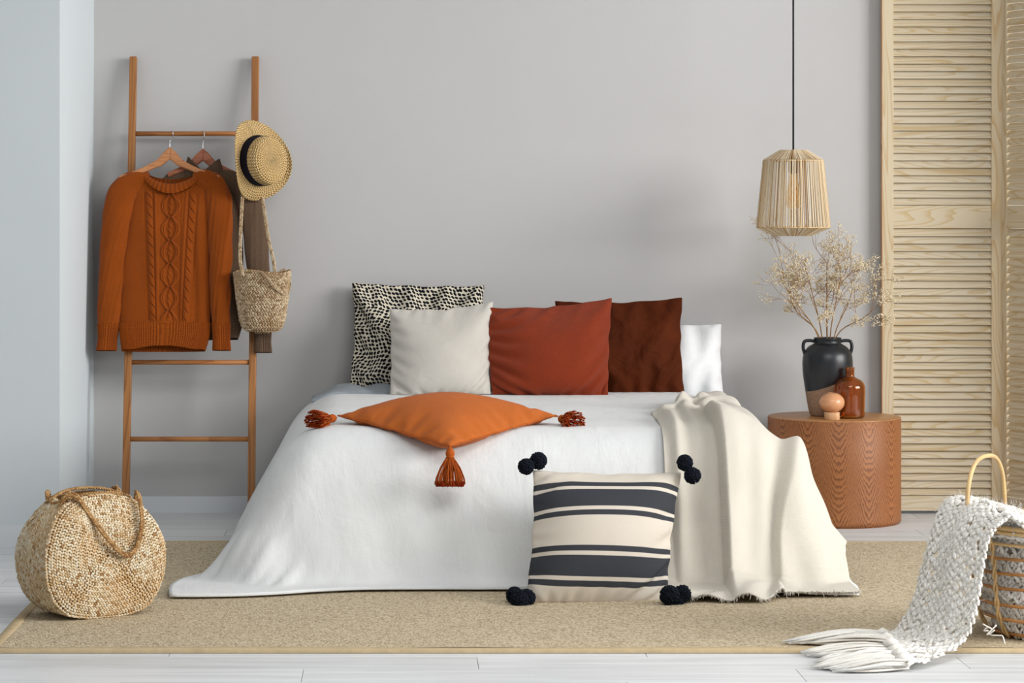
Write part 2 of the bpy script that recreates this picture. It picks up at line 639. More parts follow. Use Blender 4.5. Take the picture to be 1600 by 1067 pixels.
# ================================================================== cloth solver (position based)
class Cloth:
    def __init__(self, P):
        self.p = np.asarray(P, float).copy()
        self.v = np.zeros_like(self.p)
        self.w = np.ones(len(self.p))
        self.groups = []

    def grid(self, idx, du, dv, bend=0.3, shear=0.6, jitter=0.0, rng=None, longbend=0.0):
        """idx: array of vertex ids, du/dv rest spacing"""
        a, b = idx.shape
        rng = rng or RNG

        def add(A, B, rest, k):
            A, B = A.ravel(), B.ravel()
            if len(A) == 0:
                return
            r = rest * (1 + jitter * rng.standard_normal(len(A))) if jitter else np.full(len(A), rest)
            self.groups.append((A, B, r, k))
        for s in (0, 1):
            n = (a - s) // 2 * 2
            add(idx[s:s + n:2, :][: (a - s) // 2], idx[s + 1::2, :][: (a - s) // 2], du, 1.0)
            add(idx[:, s::2][:, : (b - s) // 2], idx[:, s + 1::2][:, : (b - s) // 2], dv, 1.0)
        dg = math.hypot(du, dv)
        if shear:
            for s in (0, 1):
                for q in (0, 1):
                    A = idx[s::2, :-1][: (a - s) // 2]
                    B = idx[s + 1::2, 1:][: (a - s) // 2]
                    add(A[:, q::2], B[:, q::2], dg, shear)
                    A = idx[s::2, 1:][: (a - s) // 2]
                    B = idx[s + 1::2, :-1][: (a - s) // 2]
                    add(A[:, q::2], B[:, q::2], dg, shear)
        for m, kk in ((2, bend), (5, longbend)):
            if not kk:
                continue
            for s in range(0, 2 * m):
                ii = [i for i in range(a - m) if (i % (2 * m)) == s]
                if ii:
                    add(idx[ii, :], idx[[i + m for i in ii], :], du * m, kk)
                jj = [j for j in range(b - m) if (j % (2 * m)) == s]
                if jj:
                    add(idx[:, jj], idx[:, [j + m for j in jj]], dv * m, kk)

    def solve(self, it=1):
        p, w = self.p, self.w
        for _ in range(it):
            for A, B, r, k in self.groups:
                d = p[B] - p[A]
                L = np.sqrt((d * d).sum(1)) + 1e-9
                wa, wb = w[A], w[B]
                c = (k * (L - r) / L / (wa + wb + 1e-9))[:, None] * d
                p[A] += c * wa[:, None]
                p[B] -= c * wb[:, None]

    def step(self, dt, g, it, collide=None, damp=0.98, force=None):
        x0 = self.p.copy()
        self.v = (self.v + np.asarray(g)[None] * dt) * damp
        if force is not None:
            self.v += force(self.p) * dt
        self.v *= (self.w > 0)[:, None]
        self.p = x0 + self.v * dt
        for _ in range(it):
            self.solve(1)
            if collide:
                collide(self.p, x0)
        self.v = (self.p - x0) / dt


def grid_normals(P):
    du = np.gradient(P, axis=0)
    dv = np.gradient(P, axis=1)
    return np.cross(du, dv)


def pillow_mesh(corners, rest, vol=0.5, N=40, steps=75, grav=0.0, seed=1, bend=0.25, jitter=0.004, pin=True, edges=None, notch=None):
    """two sheets sewn together and filled. corners: BL, BR, TR, TL as (x, z) of the finished pillow, front faces -y.
    vol: thickness of the filling in metres (mean)."""
    rng = np.random.default_rng(seed)
    w, h = rest
    BL, BR, TR, TL = [np.array(c, float) for c in corners]
    u = np.linspace(0, 1, N)
    U, Vv = np.meshgrid(u, u, indexing='ij')
    Q = ((1 - U) * (1 - Vv))[..., None] * BL + (U * (1 - Vv))[..., None] * BR + (U * Vv)[..., None] * TR + ((1 - U) * Vv)[..., None] * TL
    if edges is not None:          # outline: how far each side bows out (top, right, bottom, left)
        et, er, eb, el = edges
        wob = 0.0025 * np.sin(u * 23 + seed)
        bw = np.sin(PI * u) ** 0.8
        nch = 0 if notch is None else notch[1] * np.exp(-((u - notch[0]) / 0.05) ** 2)
        Q[:, -1, 1] += et * bw + wob * bw - nch
        Q[:, 0, 1] -= eb * bw
        Q[-1, :, 0] += er * bw + wob[::-1] * bw
        Q[0, :, 0] -= el * bw - wob * bw
    bump = (np.sin(PI * U) * np.sin(PI * Vv)) ** 0.5
    F = np.stack([Q[..., 0], -0.02 * bump, Q[..., 1]], -1)
    B = np.stack([Q[..., 0], 0.02 * bump, Q[..., 1]], -1)
    fi = np.arange(N * N).reshape(N, N)
    inner = np.zeros((N, N), bool)
    inner[1:-1, 1:-1] = True
    bi = fi.copy()
    bi[inner] = N * N + np.arange(inner.sum())
    P = np.concatenate([F.reshape(-1, 3), B[inner]])
    P[:, 1] += rng.standard_normal(len(P)) * 0.0008
    c = Cloth(P)
    du, dv = w / (N - 1), h / (N - 1)
    c.grid(fi, du, dv, bend, 0.5, jitter, rng)
    c.grid(bi, du, dv, bend, 0.5, jitter, rng)
    if pin:
        for i, j in ((0, 0), (-1, 0), (-1, -1), (0, -1)):
            c.w[fi[i, j]] = 0.0
        if edges is not None:
            for rim_i in (fi[0], fi[-1], fi[:, 0], fi[:, -1]):
                c.w[rim_i] = 0.0
    target = vol * w * h

    def force(p):
        Fp, Bp = p[fi], p[bi]
        nF = grid_normals(Fp)
        nB = grid_normals(Bp)
        A = du * dv
        vl = -(Fp[..., 1] - Bp[..., 1]).sum() * A
        pr = 90.0 * max(0.0, 1.0 - vl / target)
        out = np.zeros_like(p)
        out[fi.ravel()] += (nF / A).reshape(-1, 3) * pr * -1.0 * SGN
        out[bi.ravel()] += (nB / A).reshape(-1, 3) * pr * 1.0 * SGN
        return out
    # orientation: front normal must point to -y
    t0 = grid_normals(P[fi])
    SGN = 1.0 if t0[N // 2, N // 2, 1] > 0 else -1.0
    for s in range(steps):
        c.step(0.016, (0, 0, -grav), 5, None, 0.90, force)
    p = c.p
    V = p
    Fc = []
    for i in range(N - 1):
        for j in range(N - 1):
            a, b_, cc, d = fi[i, j], fi[i + 1, j], fi[i + 1, j + 1], fi[i, j + 1]
            Fc.append((a, b_, cc, d))
            a, b_, cc, d = bi[i, j], bi[i + 1, j], bi[i + 1, j + 1], bi[i, j + 1]
            Fc.append((d, cc, b_, a))
    uv = np.zeros((len(P), 2))
    uv[fi.ravel()] = np.stack([U * w, Vv * h], -1).reshape(-1, 2)
    uv[bi[inner]] = np.stack([U * w, Vv * h], -1)[inner]
    rim = [fi[i, 0] for i in range(N)] + [fi[-1, j] for j in range(1, N)] + [fi[i, -1] for i in range(N - 2, -1, -1)] + [fi[0, j] for j in range(N - 2, 0, -1)]
    return V, Fc, uv, V[rim]


def make_pillow(name, label, mat, corners, rest, loc, rot, cat='cushion', group=None, seam=None, **kw):
    V, F, uv, rim = pillow_mesh(corners, rest, **kw)
    root = empty(name, loc, label, cat, group, rot)
    o = mesh_obj('cover', V, F, mat, root, True, uv)
    m = o.modifiers.new('sub', 'SUBSURF')
    m.levels = m.render_levels = 1
    if seam is not None:
        MB().tube(rim, 0.0028, 6, closed=True).build('seam', seam, root)
    return root, V


# ================================================================== bed
BX0, BX1 = -0.355, 1.25           # mattress sides
BY0, BY1 = -2.02, -0.04          # foot, head
BTOP = 0.475
M['mattress'] = mat_fabric('mattress_ticking', srgb(150, 158, 166), 0.002)
M['bed_base'] = mat_plain('bed_base_cloth', srgb(120, 120, 124), 0.9)
bed = empty('bed', ((BX0 + BX1) / 2, (BY0 + BY1) / 2, 0), 'low double bed with grey sheet hidden under a white duvet', 'bed')
cxb, cyb = (BX0 + BX1) / 2, (BY0 + BY1) / 2
MB().box((BX0 + 0.03 - cxb, BY0 + 0.03 - cyb, 0.02), (BX1 - 0.03 - cxb, BY1 - 0.02 - cyb, 0.24)).build('base', M['bed_base'], bed, False, bevel=0.01)
MB().box((BX0 + 0.01 - cxb, BY0 + 0.02 - cyb, 0.24), (BX1 - 0.01 - cxb, BY1 - cyb, BTOP - 0.012)).build('mattress', M['mattress'], bed, False, bevel=0.05)

BR_ = 0.15
FLARE_X, FLARE_Y = 0.235, 0.18


def bed_sdf_push(p, pad, x0=None, fric=0.5):
    """push points out of the padded, flared bed body"""
    top = BTOP + pad
    fz = np.clip(1 - p[:, 2] / top, 0, 1) ** 1.15
    hx = (BX1 - BX0) / 2 + pad + FLARE_X * fz
    cy, hy = (BY0 + BY1) / 2, (BY1 - BY0) / 2 + pad
    q0 = p[:, 0] - cxb
    q1 = p[:, 1] - cy
    hyf = hy + FLARE_Y * fz * (q1 < 0)
    q2 = p[:, 2]
    ax = np.abs(q0) - (hx - BR_)
    ay = np.abs(q1) - (hyf - BR_)
    az = q2 - (top - BR_)
    m = np.maximum(np.stack([ax, ay, az], 1), 0)
    ln = np.sqrt((m * m).sum(1))
    mx = np.maximum(np.maximum(ax, ay), az)
    sd = ln + np.minimum(mx, 0) - BR_
    inside = sd < 0
    if not inside.any():
        return
    n = np.zeros_like(p)
    outm = ln > 1e-6
    n[outm] = m[outm] / ln[outm][:, None]
    am = np.argmax(np.stack([ax, ay, az], 1), 1)
    ii = ~outm
    n[ii, am[ii]] = 1.0
    n[:, 0] *= np.sign(q0)
    n[:, 1] *= np.sign(q1)
    d = (-sd * inside)[:, None] * n
    p += d
    if x0 is not None and fric:
        mv = p - x0
        mv -= (mv * n).sum(1, keepdims=True) * n
        p -= mv * (fric * inside)[:, None]


def bed_height(x, y, pad):
    """height of the padded, flared bed body over plan points (0 beside it)"""
    sh = x.shape
    lo, hi = np.zeros(x.size), np.full(x.size, BTOP + pad + 0.001)
    for _ in range(26):
        mid = (lo + hi) / 2
        p = np.stack([x.ravel(), y.ravel(), mid], 1)
        q = p.copy()
        bed_sdf_push(q, pad)
        ins = np.abs(q - p).sum(1) > 1e-9
        lo = np.where(ins, mid, lo)
        hi = np.where(ins, hi, mid)
    return hi.reshape(sh)


def floor_push(p, z, x0=None, fric=0.6):
    b = p[:, 2] < z
    p[b, 2] = z
    if x0 is not None:
        mv = (p - x0) * fric
        p[b, 0] -= mv[b, 0]
        p[b, 1] -= mv[b, 1]


OVER_L, OVER_F, OVER_R = 0.405, 0.455, 0.25
DX0, DX1 = BX0 - OVER_L, BX1 + OVER_R
DY0, DY1 = BY0 - OVER_F, -0.22
sp = 0.0235
nu, nv = int((DX1 - DX0) / sp), int((DY1 - DY0) / sp)
u = np.linspace(DX0, DX1, nu)
v = np.linspace(DY0, DY1, nv)
U, Vv = np.meshgrid(u, v, indexing='ij')
rngd = np.random.default_rng(5)
P0 = np.stack([U, Vv, np.full_like(U, BTOP + 0.03) + rngd.standard_normal(U.shape) * 0.002], -1)
du_, dv_ = u[1] - u[0], v[1] - v[0]
dc = Cloth(P0.reshape(-1, 3))
idx = np.arange(nu * nv).reshape(nu, nv)
dc.grid(idx, du_, dv_, 0.5, 0.35, 0.003, rngd, longbend=0.25)


def duvet_col(p, x0):
    bed_sdf_push(p, 0.012, x0, 0.25)
    floor_push(p, RUG_Z + 0.006, x0, 0.35)
    p[:, 1] = np.minimum(p[:, 1], -0.03)


for s in range(80):
    dc.step(0.03, (0, 0, -2.2), 4, duvet_col, 0.95)
D = dc.p.reshape(nu, nv, 3)
# the filling: soft loft on top, low relief folds
nz = grid_normals(D)
nz = unit(nz)
if nz[nu // 2, nv // 2, 2] < 0:
    nz = -nz
loft = smoothstep(BTOP - 0.15, BTOP, D[..., 2])
D2 = D + nz * (0.004 + 0.010 * loft)[..., None]
# soft hanging folds down the foot and the side
low_ = smoothstep(BTOP - 0.05, 0.10, D2[..., 2]) * smoothstep(0.016, 0.06, D2[..., 2])
sx_ = D2[..., 0] * 1.0 + D2[..., 1] * 0.8
fold_ = 0.5 * np.sin(sx_ * 13 + 0.7) + 0.35 * np.sin(sx_ * 23 + 2.1) + 0.3 * np.sin(sx_ * 37 + 0.4)
D2 = D2 + nz * (0.0085 * low_ * (0.6 + fold_))[..., None]
DUVET_V = D2.reshape(-1, 3)
t = NT('white_cotton', 0.85, 0.2)
uvc = t.coord('UV')
t.color(t.ramp(t.noise(uvc, 5, 2), [(0.3, srgb(217, 219, 220)), (0.7, srgb(223, 225, 225))]))
cr = t.noise(uvc, 6.0, 5, 0.5, 0.35)
cr2 = t.noise(t.map(uvc, (26, 7, 1), (0, 0, 0.35)), 1.0, 4, 0.6, 0.8)
t.bump(cr, 0.30, 0.03)
t.bump(cr2, 0.16, 0.012)
t.b.inputs['Sheen Weight'].default_value = 0.1
M['duvet'] = t.m
mb = MB().grid(D2, np.stack([U, Vv], -1))
duvet = mb.build('duvet', M['duvet'])
m = duvet.modifiers.new('sub', 'SUBSURF')
m.levels = m.render_levels = 1
m = duvet.modifiers.new('thick', 'SOLIDIFY')
m.thickness = 0.006
m.offset = -1
tag(duvet, 'white cotton duvet spread over the bed, its hem lying on the rug', 'duvet')
# hem stitched along the foot
hem = DUVET_V.reshape(nu, nv, 3)[:, 0]
MB().tube(hem, 0.0035, 6).build('hem', M['duvet'], duvet)


# ================================================================== cushions at the head of the bed
DT = BTOP + 0.026                # top of the duvet


def lean_rot(dy, dz, yaw=0.0, roll=0.0):
    """tilt back so that the top goes dy further from the viewer over a height dz"""
    return (-math.atan2(dy, dz), roll, yaw)


def place_pillow(name, label, mat, px, Yb, Yt, rest_slack=1.04, cat='cushion', **kw):
    """px: BL, BR, TR, TL pixels in the photo; foot at depth Yb, top at depth Yt"""
    pts = [W(px[0][0], px[0][1], Yb), W(px[1][0], px[1][1], Yb), W(px[2][0], px[2][1], Yt), W(px[3][0], px[3][1], Yt)]
    base = (pts[0] + pts[1]) / 2
    top = (pts[2] + pts[3]) / 2
    dz = top.z - base.z
    dy = top.y - base.y
    a = math.atan2(dy, dz)
    rx = -a
    c2 = []
    inv = Matrix.Rotation(rx, 3, 'X').inverted()
    for p in pts:
        q = inv @ (p - base)
        c2.append((q.x, q.z))
    w = max((pts[1] - pts[0]).length, (pts[2] - pts[3]).length) * rest_slack
    h = max((pts[3] - pts[0]).length, (pts[2] - pts[1]).length) * rest_slack
    return make_pillow(name, label, mat, c2, (w, h), base, (rx, 0, 0), cat, **kw)


M['linen_grey'] = mat_fabric('grey_linen', srgb(196, 191, 183), 0.0016, 0.3, 0.04, 0.95, 0.2, 8, 0.25, 9)
M['rust_weave'] = mat_fabric('rust_basket_weave', srgb(144, 56, 27), 0.0078, 0.9, 0.07, 0.9, 0.06, 8, 0.12, 9, fleck=0.42, c2=srgb(92, 30, 12))
t = NT('brown_velvet', 0.8, 0.08)
uvc = t.coord('UV')
t.color(t.ramp(t.noise(uvc, 5, 2, 0.5, 0.3), [(0.3, srgb(66, 27, 9)), (0.7, srgb(80, 33, 11))]))
t.bump(t.noise(uvc, 13, 3, 0.5, 0.9), 0.45, 0.03)
t.bump(t.noise(uvc, 700, 2), 0.15, 0.001)
t.b.inputs['Sheen Weight'].default_value = 0.12
t.b.inputs['Sheen Roughness'].default_value = 0.35
t.b.inputs['Sheen Tint'].default_value = srgb(190, 96, 50)
M['velvet'] = t.m
M['pillow_white'] = mat_fabric('pillow_cotton', srgb(226, 228, 230), 0.0008, 0.1, 0.02, 0.9, 0.1, 6, 0.3, 8, fleck=0.01)
M['orange_linen'] = mat_fabric('orange_linen', srgb(184, 98, 40), 0.0011, 0.25, 0.05, 0.9, 0.05, 7, 0.35, 7, fleck=0.05, c2=srgb(150, 70, 24))
M['orange_seam'] = mat_plain('orange_seam_cord', srgb(170, 86, 34), 0.9)

# black dots in wandering columns on cream
t = NT('dotted_cotton', 0.9, 0.15)
uvc = t.coord('UV')
x, y, _ = t.sep(uvc)
zig = t.math('PINGPONG', y, 0.10)
lowx = t.math('MULTIPLY', t.math('SUBTRACT', t.noise(t.map(uvc, (7, 5, 1)), 1.0, 2), 0.5), 1.6)
xx = t.math('ADD', t.math('MULTIPLY', t.math('ADD', x, t.math('MULTIPLY', zig, 0.45)), 60.0), lowx)
yy = t.math('ADD', t.math('MULTIPLY', y, 62.0), t.math('MULTIPLY', t.math('SUBTRACT', t.noise(t.map(uvc, (6, 6, 1), (0, 0, 1)), 1.0, 2), 0.5), 2.0))
vor = t.n('ShaderNodeTexVoronoi', {'Scale': 1.0, 'Randomness': 0.30}, feature='F1')
t.set(vor.inputs['Vector'], t.comb(xx, yy, 0.0))
dd = t.math('ADD', vor.outputs['Distance'], t.math('MULTIPLY', t.math('SUBTRACT', t.noise(uvc, 160, 2), 0.5), 0.16))
dot = t.ramp(dd, [(0.0, (1, 1, 1)), (0.415, (1, 1, 1)), (0.45, (0, 0, 0)), (1.0, (0, 0, 0))])
t.color(t.mix(dot, srgb(206, 198, 180), srgb(16, 17, 24)))
wv = t.math('MULTIPLY', t.math('SINE', t.math('MULTIPLY', x, 5000)), t.math('SINE', t.math('MULTIPLY', y, 5000)))
t.bump(t.noise(uvc, 9, 4, 0.55, 0.8), 0.3, 0.03)
t.bump(wv, 0.15, 0.0005)
M['dots'] = t.m

place_pillow('bed_pillow', 'plain white bed pillow leaning on the wall at the right end', M['pillow_white'],
             [(905, 624), (1134, 626), (1130, 505), (900, 508)], -0.17, -0.07, 1.07, 'pillow', vol=0.075, edges=(-0.006, -0.012, 0.0, -0.01), N=34, seed=3, grav=0.2)
place_pillow('dotted_pillow', 'cream pillow printed with black dots behind the grey cushion', M['dots'],
             [(540, 620), (752, 620), (759, 445), (548, 440)], -0.19, -0.065, 1.075, 'pillow', vol=0.07, edges=(-0.008, -0.014, 0.0, -0.020), N=44, seed=4, grav=0.3, jitter=0.012)
place_pillow('velvet_cushion', 'dark brown velvet cushion standing behind the rust one', M['velvet'],
             [(876, 622), (1072, 622), (1068, 463), (865, 469)], -0.27, -0.15, 1.05, vol=0.07, edges=(-0.014, -0.012, 0.0, -0.008), N=40, seed=5, grav=0.2, jitter=0.010)
place_pillow('linen_cushion', 'pale grey linen cushion with a dented top in front of dotted pillow', M['linen_grey'],
             [(608, 618), (768, 617), (772, 469), (607, 482)], -0.43, -0.29, 1.04, vol=0.085, edges=(-0.016, -0.010, 0.0, -0.006), notch=(0.53, 0.014), N=40, seed=6, grav=1.3)
place_pillow('rust_cushion', 'rust red coarse woven cushion standing in the middle of the bed', M['rust_weave'],
             [(768, 617), (952, 620), (958, 463), (764, 480)], -0.43, -0.30, 1.035, vol=0.08, edges=(-0.016, -0.006, 0.0, 0.010), notch=(0.48, 0.006), N=40, seed=8, grav=0.8)

# a rumpled piece of the grey sheet showing at the head of the bed
n1, n2 = 40, 24
gu, gv = np.meshgrid(np.linspace(0, 1, n1), np.linspace(0, 1, n2), indexing='ij')
gx = -0.335 + 0.42 * gu
gy = -0.36 + 0.24 * gv
gz = DT + 0.002 + 0.030 * np.sin(PI * gu) ** 0.7 * np.sin(PI * gv) ** 0.7 * (0.7 + 0.3 * np.sin(gu * 17 + gv * 5)) - 0.03 * smoothstep(0.25, 0.0, gu)
gs = MB().grid(np.stack([gx, gy, gz], -1), np.stack([gx, gy], -1)).build('folded_sheet', M['mattress'])
m = gs.modifiers.new('thick', 'SOLIDIFY')
m.thickness = 0.01
m.offset = -1
tag(gs, 'slate grey folded sheet peeking out behind the dotted pillow', 'sheet')

# ================================================================== orange cushion with tassels
M['tassel'] = mat_plain('tassel_yarn', srgb(176, 84, 30), 0.85, 0.15, 0.25, 300, 0.4, 1500)
M['tassel_dark'] = mat_plain('tassel_yarn_ends', srgb(140, 42, 16), 0.9, 0.1, 0.4, 400, 0.4, 1500)
half = 0.262
OC = Vector((0.172, -1.80, DT + 0.030))
oc_rot = Matrix.Rotation(math.radians(3.0), 4, 'X') @ Matrix.Rotation(math.radians(45), 4, 'Z')
V, F, uv, rim = pillow_mesh([(-half, -half), (half, -half), (half, half), (-half, half)], (half * 2 * 1.03,) * 2, vol=0.082, N=44, seed=9, bend=0.3, edges=(-0.006, -0.006, -0.006, -0.006))
# lay it flat: local z -> y, front (-y) -> up
lay = np.array([[1, 0, 0], [0, 0, 1], [0, -1, 0]])
V = V @ lay.T
rim = rim @ lay.T
R3 = np.array(oc_rot.to_3x3())
V = V @ R3.T
rim = rim @ R3.T
# soft fabric: corners of the seam droop a little, the underside rests on the duvet
for A_ in (V, rim):
    A_[:, 2] += 0.004 * (np.hypot(A_[:, 0], A_[:, 1]) / 0.36) ** 3 - 0.050 * np.clip(-A_[:, 1] / 0.37, 0, 1) ** 1.15
bh = bed_height(V[:, 0] + OC.x, V[:, 1] + OC.y, 0.028)
lim = np.where(bh > 0.3, bh, -1) + 0.002 - OC.z
V[:, 2] = np.where(V[:, 2] < lim, lim + (V[:, 2] - lim) * 0.15, V[:, 2])
oc = empty('tassel_cushion', OC, 'orange linen cushion with tassels lying cornerwise on the white duvet', 'cushion')
o = mesh_obj('cover', V, F, M['orange_linen'], oc, True, uv)
m = o.modifiers.new('sub', 'SUBSURF')
m.levels = m.render_levels = 1
MB().tube(rim, 0.0026, 6, closed=True).build('seam', M['orange_seam'], oc)


def make_tassel(parent, p, axis, length, spread, flatten=1.0, up=(0, 0, 1), seed=0, floor_z=None):
    """p: knot end (parent space); axis: direction the strands run"""
    rng = np.random.default_rng(seed)
    a = unit(np.array(axis, float))
    s = unit(np.cross(a, np.array(up, float)))
    b = np.cross(s, a)
    p = np.array(p, float)
    hr = 0.0145
    mb = MB()
    ph = np.linspace(0, 2 * PI, 12, endpoint=False)
    prof = [(0.002, -0.010), (0.004, -0.004), (0.010, 0.002), (hr, 0.011), (hr, 0.020), (0.0105, 0.027), (0.0115, 0.030)]
    ring = np.array([[p + a * z + (s * math.cos(f) + b * math.sin(f)) * r for f in ph] for r, z in prof])
    mb.grid(ring, wrap=True)
    head = mb.build('tassel', M['tassel'], parent)
    bd = MB().tube([p + a * 0.0275 + (s * math.cos(f) + b * math.sin(f)) * 0.0118 for f in ph], 0.0024, 6, closed=True)
    bd.build('binding', M['tassel'], head)
    st = MB()
    for k in range(120):
        f = rng.uniform(0, 2 * PI)
        r = math.sqrt(rng.uniform(0.15, 1))
        d = (s * math.cos(f) + b * math.sin(f) * flatten)
        L = length * rng.uniform(0.93, 1.03)
        q = []
        for tt in np.linspace(0, 1, 6):
            rad = 0.0105 * r + (spread * r - 0.0105 * r) * (1 - (1 - tt) ** 1.7)
            pt = p + a * (0.027 + (L - 0.027) * tt) + d * rad + rng.standard_normal(3) * 0.0006
            if floor_z is not None:
                pt[2] = max(pt[2], floor_z + 0.0015)
            q.append(pt)
        st.tube(q, 0.0013, 4, caps=True)
    st.build('strands', M['tassel'], head)
    # cut ends: a darker brush of yarn tips
    ends = MB()
    for k in range(170):
        f = rng.uniform(0, 2 * PI)
        r = math.sqrt(rng.uniform(0.0, 1))
        d = (s * math.cos(f) + b * math.sin(f) * flatten)
        e = p + a * length * rng.uniform(0.955, 1.02) + d * spread * r * 0.98
        if floor_z is not None:
            e[2] = max(e[2], floor_z + 0.0025)
        ends.tube([e - a * 0.012, e], [0.0012, 0.0019], 4)
    ends.build('yarn_ends', M['tassel_dark'], head)
    return head


tip = {}
for nm, ang in (('L', PI), ('F', -PI / 2), ('R', 0.0), ('B', PI / 2)):
    d = rim[:, :2] @ np.array([math.cos(ang), math.sin(ang)])
    tip[nm] = rim[np.argmax(d)].copy()
fz = DT - OC.z
make_tassel(oc, tip['F'] + np.array([0, -0.006, -0.008]), (0.0, -0.10, -1), 0.120, 0.050, 1.0, (0, -1, 0.1), 1)
make_tassel(oc, tip['L'] + np.array([-0.010, 0.0, -0.008]), (-0.62, -0.78, -0.05), 0.108, 0.046, 0.85, (0, 0, 1), 2, fz)
make_tassel(oc, tip['R'] + np.array([0.008, 0.0, -0.008]), (0.42, -0.90, -0.05), 0.102, 0.044, 0.88, (0, 0, 1), 3, fz)
make_tassel(oc, tip['B'] + np.array([0.0, 0.010, -0.006]), (0.1, 1.0, -0.2), 0.10, 0.04, 0.62, (0, 0, 1), 4, fz)

# ================================================================== striped cushion with pompoms
NAVY, CREAM = srgb(42, 47, 56), srgb(212, 203, 190)
t = NT('striped_cotton', 0.92, 0.12)
uvc = t.coord('UV')
x, y, _ = t.sep(uvc)
SH = 0.475
saw = t.math('MULTIPLY', t.math('PINGPONG', x, 0.0022), 0.7)
ee = t.math('MULTIPLY', t.math('ABSOLUTE', t.math('SUBTRACT', t.math('ADD', y, saw), SH / 2)), 2 / SH)
st = t.ramp(ee, [(0.0, CREAM), (0.20, NAVY), (0.275, CREAM), (0.33, NAVY), (0.60, CREAM), (0.655, NAVY), (0.735, CREAM)], 'CONSTANT')
wx = t.math('SINE', t.math('MULTIPLY', x, 2 * PI / 0.0024))
wy = t.math('SINE', t.math('MULTIPLY', y, 2 * PI / 0.0024))
fl = t.noise(uvc, 420, 2)
fl2 = t.noise(uvc, 14, 3)
t.color(t.mix(t.math('MULTIPLY', fl, 0.16), st, srgb(150, 146, 140)))
t.bump(t.noise(uvc, 8, 4, 0.55, 0.5), 0.2, 0.02)
t.bump(t.math('MULTIPLY', wx, wy), 0.4, 0.0006)
M['stripes'] = t.m
pb = [W(818, 946, -2.49), W(1046, 944, -2.46), W(1069, 736, -2.28), W(830, 737, -2.31)]
base = (pb[0] + pb[1]) / 2
topc = (pb[2] + pb[3]) / 2
yaw = math.radians(7)
rx = -math.atan2(topc.y - base.y, topc.z - base.z)
RM = (Matrix.Rotation(yaw, 3, 'Z') @ Matrix.Rotation(rx, 3, 'X'))
c2 = [(RM.inverted() @ (p - base)) for p in pb]
c2 = [(q.x, q.z) for q in c2]
base.z += 0.006
V, F, uv, rim = pillow_mesh(c2, (0.487, SH), vol=0.098, edges=(-0.010, -0.012, 0.004, -0.012), N=44, seed=12, bend=0.35, grav=0.3)
sc = empty('pompom_cushion', base, 'navy and cream striped cushion with dark pompoms leaning on foot of the bed', 'cushion', rot=RM.to_euler())
o = mesh_obj('cover', V, F, M['stripes'], sc, True, uv)
m = o.modifiers.new('sub', 'SUBSURF')
m.levels = m.render_levels = 1
M['pompom'] = mat_plain('pompom_wool', srgb(27, 31, 40), 0.95, 0.1, 0.3, 500)
rp = np.random.default_rng(3)
pm = MB().sphere((0, 0, 0), 0.0225, 14, 9)
for k in range(520):
    d = unit(rp.standard_normal(3))
    r1 = 0.0272 * rp.uniform(0.93, 1.06)
    tng = unit(np.cross(d, rp.standard_normal(3))) * 0.002
    pm.tube([d * 0.018, d * r1 + tng], [0.0014, 0.0026], 4)
pom_me = None
NC = len(c2)
Rin = RM.inverted()
for (px, py, Y, sc_) in ((822, 729, -2.345, 0.94), (841, 720, -2.32, 1.02), (1070, 723, -2.30, 0.95), (1082, 743, -2.31, 0.98),
                    (804, 930, -2.50, 0.98), (812, 937, -2.545, 1.05), (823, 934, -2.53, 1.0),
                    (1046, 930, -2.55, 1.12), (1066, 928, -2.52, 1.02), (1057, 940, -2.53, 0.9)):
    q = Rin @ (W(px, py, Y) - base)
    if pom_me is None:
        po = pm.build('pompom', M['pompom'], sc)
        pom_me = po.data
    else:
        po = bpy.data.objects.new('pompom', pom_me)
        link(po, sc)
    po.location = q
    po.scale = (sc_,) * 3
    po.rotation_euler = (px * 1.3, py * 0.7, 0)

# ================================================================== cream throw over the corner of the bed
tn, tm = 150, 170
TU, TL_ = 1.15, 2.1
ta = np.linspace(0, 1, tn)
rngt = np.random.default_rng(21)
PAD = 0.036
start = np.stack([np.interp(ta, [0, 0.12, 0.45, 1], [0.90, 0.98, 1.12, 1.30]), np.interp(ta, [0, 0.12, 0.3, 0.6, 1], [-1.36, -1.22, -0.92, -0.50, -0.40])], 1)
end = np.stack([np.interp(ta, [0, 0.3, 0.62, 1], [0.86, 1.02, 1.20, 1.46]), np.interp(ta, [0, 0.1, 0.45, 0.56, 0.66, 1], [-2.44, -2.50, -2.53, -2.48, -2.40, -2.40])], 1)
T = np.zeros((tn, tm, 3))
for i in range(tn):
    f = np.linspace(0, 1, 500)
    bow = 0.05 * np.sin(PI * f) * ta[i]
    x = start[i, 0] + (end[i, 0] - start[i, 0]) * f + bow
    y = start[i, 1] + (end[i, 1] - start[i, 1]) * f
    z = np.maximum(bed_height(x, y, PAD), RUG_Z + 0.008)
    P = np.stack([x, y, z], 1)
    L = np.concatenate([[0], np.cumsum(np.linalg.norm(np.diff(P, axis=0), axis=1))])
    s_ = np.linspace(0, L[-1], tm)
    T[i] = np.stack([np.interp(s_, L, P[:, k]) for k in range(3)], 1)
for _ in range(10):
    T[1:-1, 1:-1] = 0.5 * T[1:-1, 1:-1] + 0.125 * (T[:-2, 1:-1] + T[2:, 1:-1] + T[1:-1, :-2] + T[1:-1, 2:])
nt = grid_normals(T)
nt = unit(nt)
if nt[tn // 2, tm // 2].dot(np.array([0.2, -0.7, 0.6])) < 0:
    nt = -nt
A, VV = np.meshgrid(ta, np.linspace(0, 1, tm), indexing='ij')
h = np.zeros_like(A)


